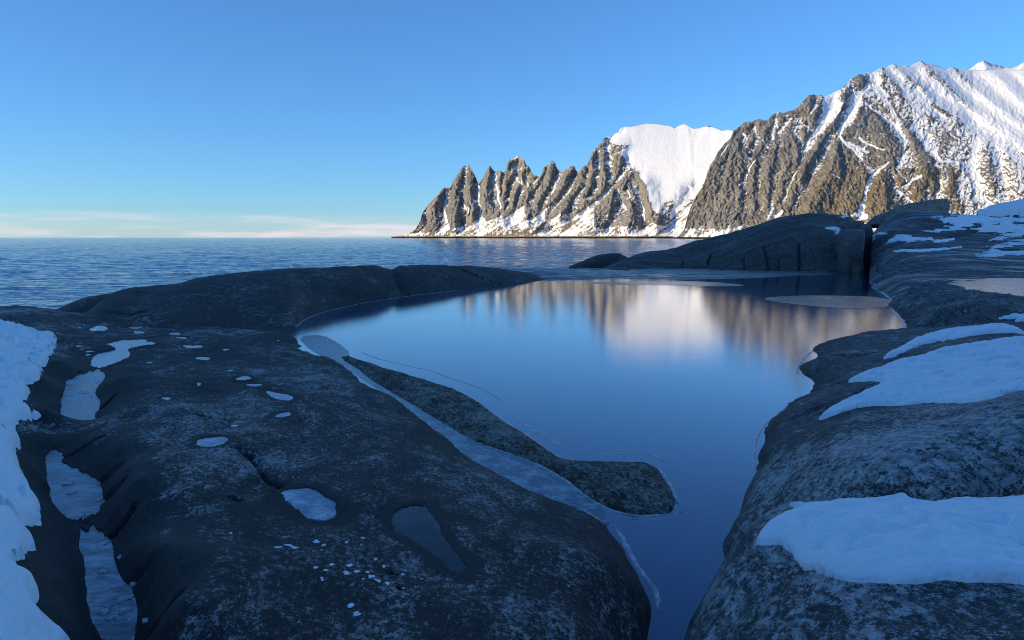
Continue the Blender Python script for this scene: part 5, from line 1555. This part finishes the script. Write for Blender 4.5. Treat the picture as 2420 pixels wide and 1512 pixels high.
snow_meshes = [lump_mesh('snow_scrap', i) for i in range(5)]
ice_meshes = [lump_mesh('ice_lump', 20 + i, .5) for i in range(4)]
for m in snow_meshes: m.materials.append(MAT['snow'])
for m in ice_meshes: m.materials.append(MAT['chunk'])
SCRAPS = [(A2, [(1632, 757, 14, 8)], 'lone snow scrap on the shelf left of the oval frozen puddle'),
          (A2, [(1970, 858, 24, 8), (2050, 845, 30, 5), (2085, 862, 30, 7), (2020, 838, 8, 4)], 'snow scrap in the streaky cluster below the oval puddle'),
          (A2, [(2245, 818, 24, 9), (2295, 842, 13, 8), (2280, 876, 6, 4), (2240, 805, 8, 4)], 'snow scrap right of the streaky cluster'),
          (A2, [(2350, 978, 22, 8), (2238, 999, 18, 8), (2308, 1018, 18, 6), (2280, 1075, 11, 6), (2285, 1090, 11, 6)], 'snow scrap between the streaky cluster and the main scatter'),
          (A3, [(35, 822, 12, 8), (150, 790, 20, 6), (138, 836, 6, 4), (240, 942, 13, 8), (115, 965, 6, 8), (55, 985, 32, 9), (30, 1040, 36, 11), (105, 1028, 20, 10), (185, 1034, 14, 7), (205, 1068, 26, 14), (155, 1080, 12, 5), (262, 1096, 18, 11), (238, 1084, 10, 5), (325, 1115, 17, 10), (300, 992, 13, 9)], 'snow scrap in the main scatter left of the dark puddle'),
          (A3, [(432, 1048, 13, 7), (452, 1018, 5, 4), (568, 1080, 8, 4), (445, 1145, 10, 7), (524, 1136, 6, 4)], 'tiny snow scrap just below the dark puddle foot'),
          (A3, [(65, 1268, 28, 14), (108, 1328, 30, 12)], 'one of the two larger snow scraps near the bottom edge'),
          (A1, [(1655, 1318, 22, 7), (1062, 870, 16, 5), (1632, 928, 20, 4), (562, 622, 10, 6), (1970, 715, 12, 4), (1985, 1497, 6, 4), (2075, 1682, 6, 6)], 'stray snow scrap on the far half of the shelf'),
          (A1, [(555, 755, 18, 14), (580, 775, 10, 8), (632, 792, 28, 7), (622, 815, 16, 6)], 'snow scrap on the bank left of the winding pool')]
q = 0
ORD = ['first', 'second', 'third', 'fourth', 'fifth', 'sixth', 'seventh', 'eighth', 'ninth', 'tenth', 'eleventh', 'twelfth', 'thirteenth', 'fourteenth', 'fifteenth', 'sixteenth']


def from_left(lst, item):
    k = sorted(range(len(lst)), key=lambda i: (lst[i][0], lst[i][1])).index(lst.index(item))
    return ', leftmost' if k == 0 else (', rightmost' if k == len(lst) - 1 else ', ' + ORD[k] + ' from left')


for conv, lst, lab in SCRAPS:
    for x, y, rx, ry in lst:
        (cx_, cy_), = conv([(x, y)])
        w = cast(SHELF, [cx_], [cy_])[0]
        ob = bpy.data.objects.new('snow_scrap', snow_meshes[q % 5]); COL.objects.link(ob)
        dist = math.hypot(w[1], w[2] - CAMZ)
        sx = rx / 3.0 / F * dist
        sy = ry / 3.0 / F * dist / max(.25, (CAMZ - w[2]) / dist)
        ob.location = (w[0], w[1], w[2] + .001)
        ob.scale = (sx, min(sy, sx * 1.6), min(.03, 0.6 * sx))
        ob.rotation_euler = (0, 0, 0.3 * math.sin(q * 2.1))
        tag(ob, lab + (from_left(lst, (x, y, rx, ry)) if len(lst) > 1 else ''), 'snow', lab.replace('snow scrap', 'snow scraps') if len(lst) > 1 else None)
        q += 1
LUMPS = [(A2, [(900, 1215, 42, 30), (965, 1218, 20, 14), (740, 1312, 36, 26), (895, 1303, 40, 22), (770, 1270, 24, 8), (785, 1358, 22, 12), (845, 1362, 12, 8), (920, 1370, 14, 14), (960, 1160, 18, 16), (945, 1285, 12, 10), (710, 995, 16, 8), (735, 1030, 32, 12), (735, 830, 28, 22), (955, 1500, 22, 14)], 'rounded ice lump frozen into the nearest gully pool', SHEETS[3][1] + .002),
         (A2, [(855, 922, 26, 16), (865, 1085, 30, 22), (960, 1105, 26, 20), (1045, 1370, 34, 16), (800, 1345, 18, 9)], 'ragged ice lump on the rock edge of the nearest gully pool', None),
         (A2, [(480, 410, 40, 10), (510, 470, 26, 8), (545, 640, 40, 22), (700, 520, 24, 8), (610, 630, 22, 14)], 'flat ice lump in the blue gully pool beside the snow bank', SHEETS[2][1] + .002),
         (A1, [(697, 1003, 13, 12), (610, 1085, 14, 6), (640, 1110, 12, 4), (570, 1075, 14, 4)], 'small ice lump on the largest gully pool', SHEETS[0][1] + .002)]
for conv, lst, lab, zz in LUMPS:
    for x, y, rx, ry in lst:
        (cx_, cy_), = conv([(x, y)])
        w = cast(SHELF, [cx_], [cy_])[0] if zz is None else at_z(cx_, cy_, zz)
        ob = bpy.data.objects.new('ice_lump', ice_meshes[q % 4]); COL.objects.link(ob)
        dist = math.hypot(w[1], w[2] - CAMZ)
        sx = rx / 3.0 / F * dist
        sy = ry / 3.0 / F * dist / max(.25, (CAMZ - w[2]) / dist)
        ob.location = (w[0], w[1], w[2] - .002)
        ob.scale = (sx, sy, min(.03, .5 * sx))
        ob.rotation_euler = (0, 0, 0.4 * math.sin(q * 1.7))
        tag(ob, lab + from_left(lst, (x, y, rx, ry)), 'ice', lab.replace('ice lump', 'ice lumps'))
        q += 1
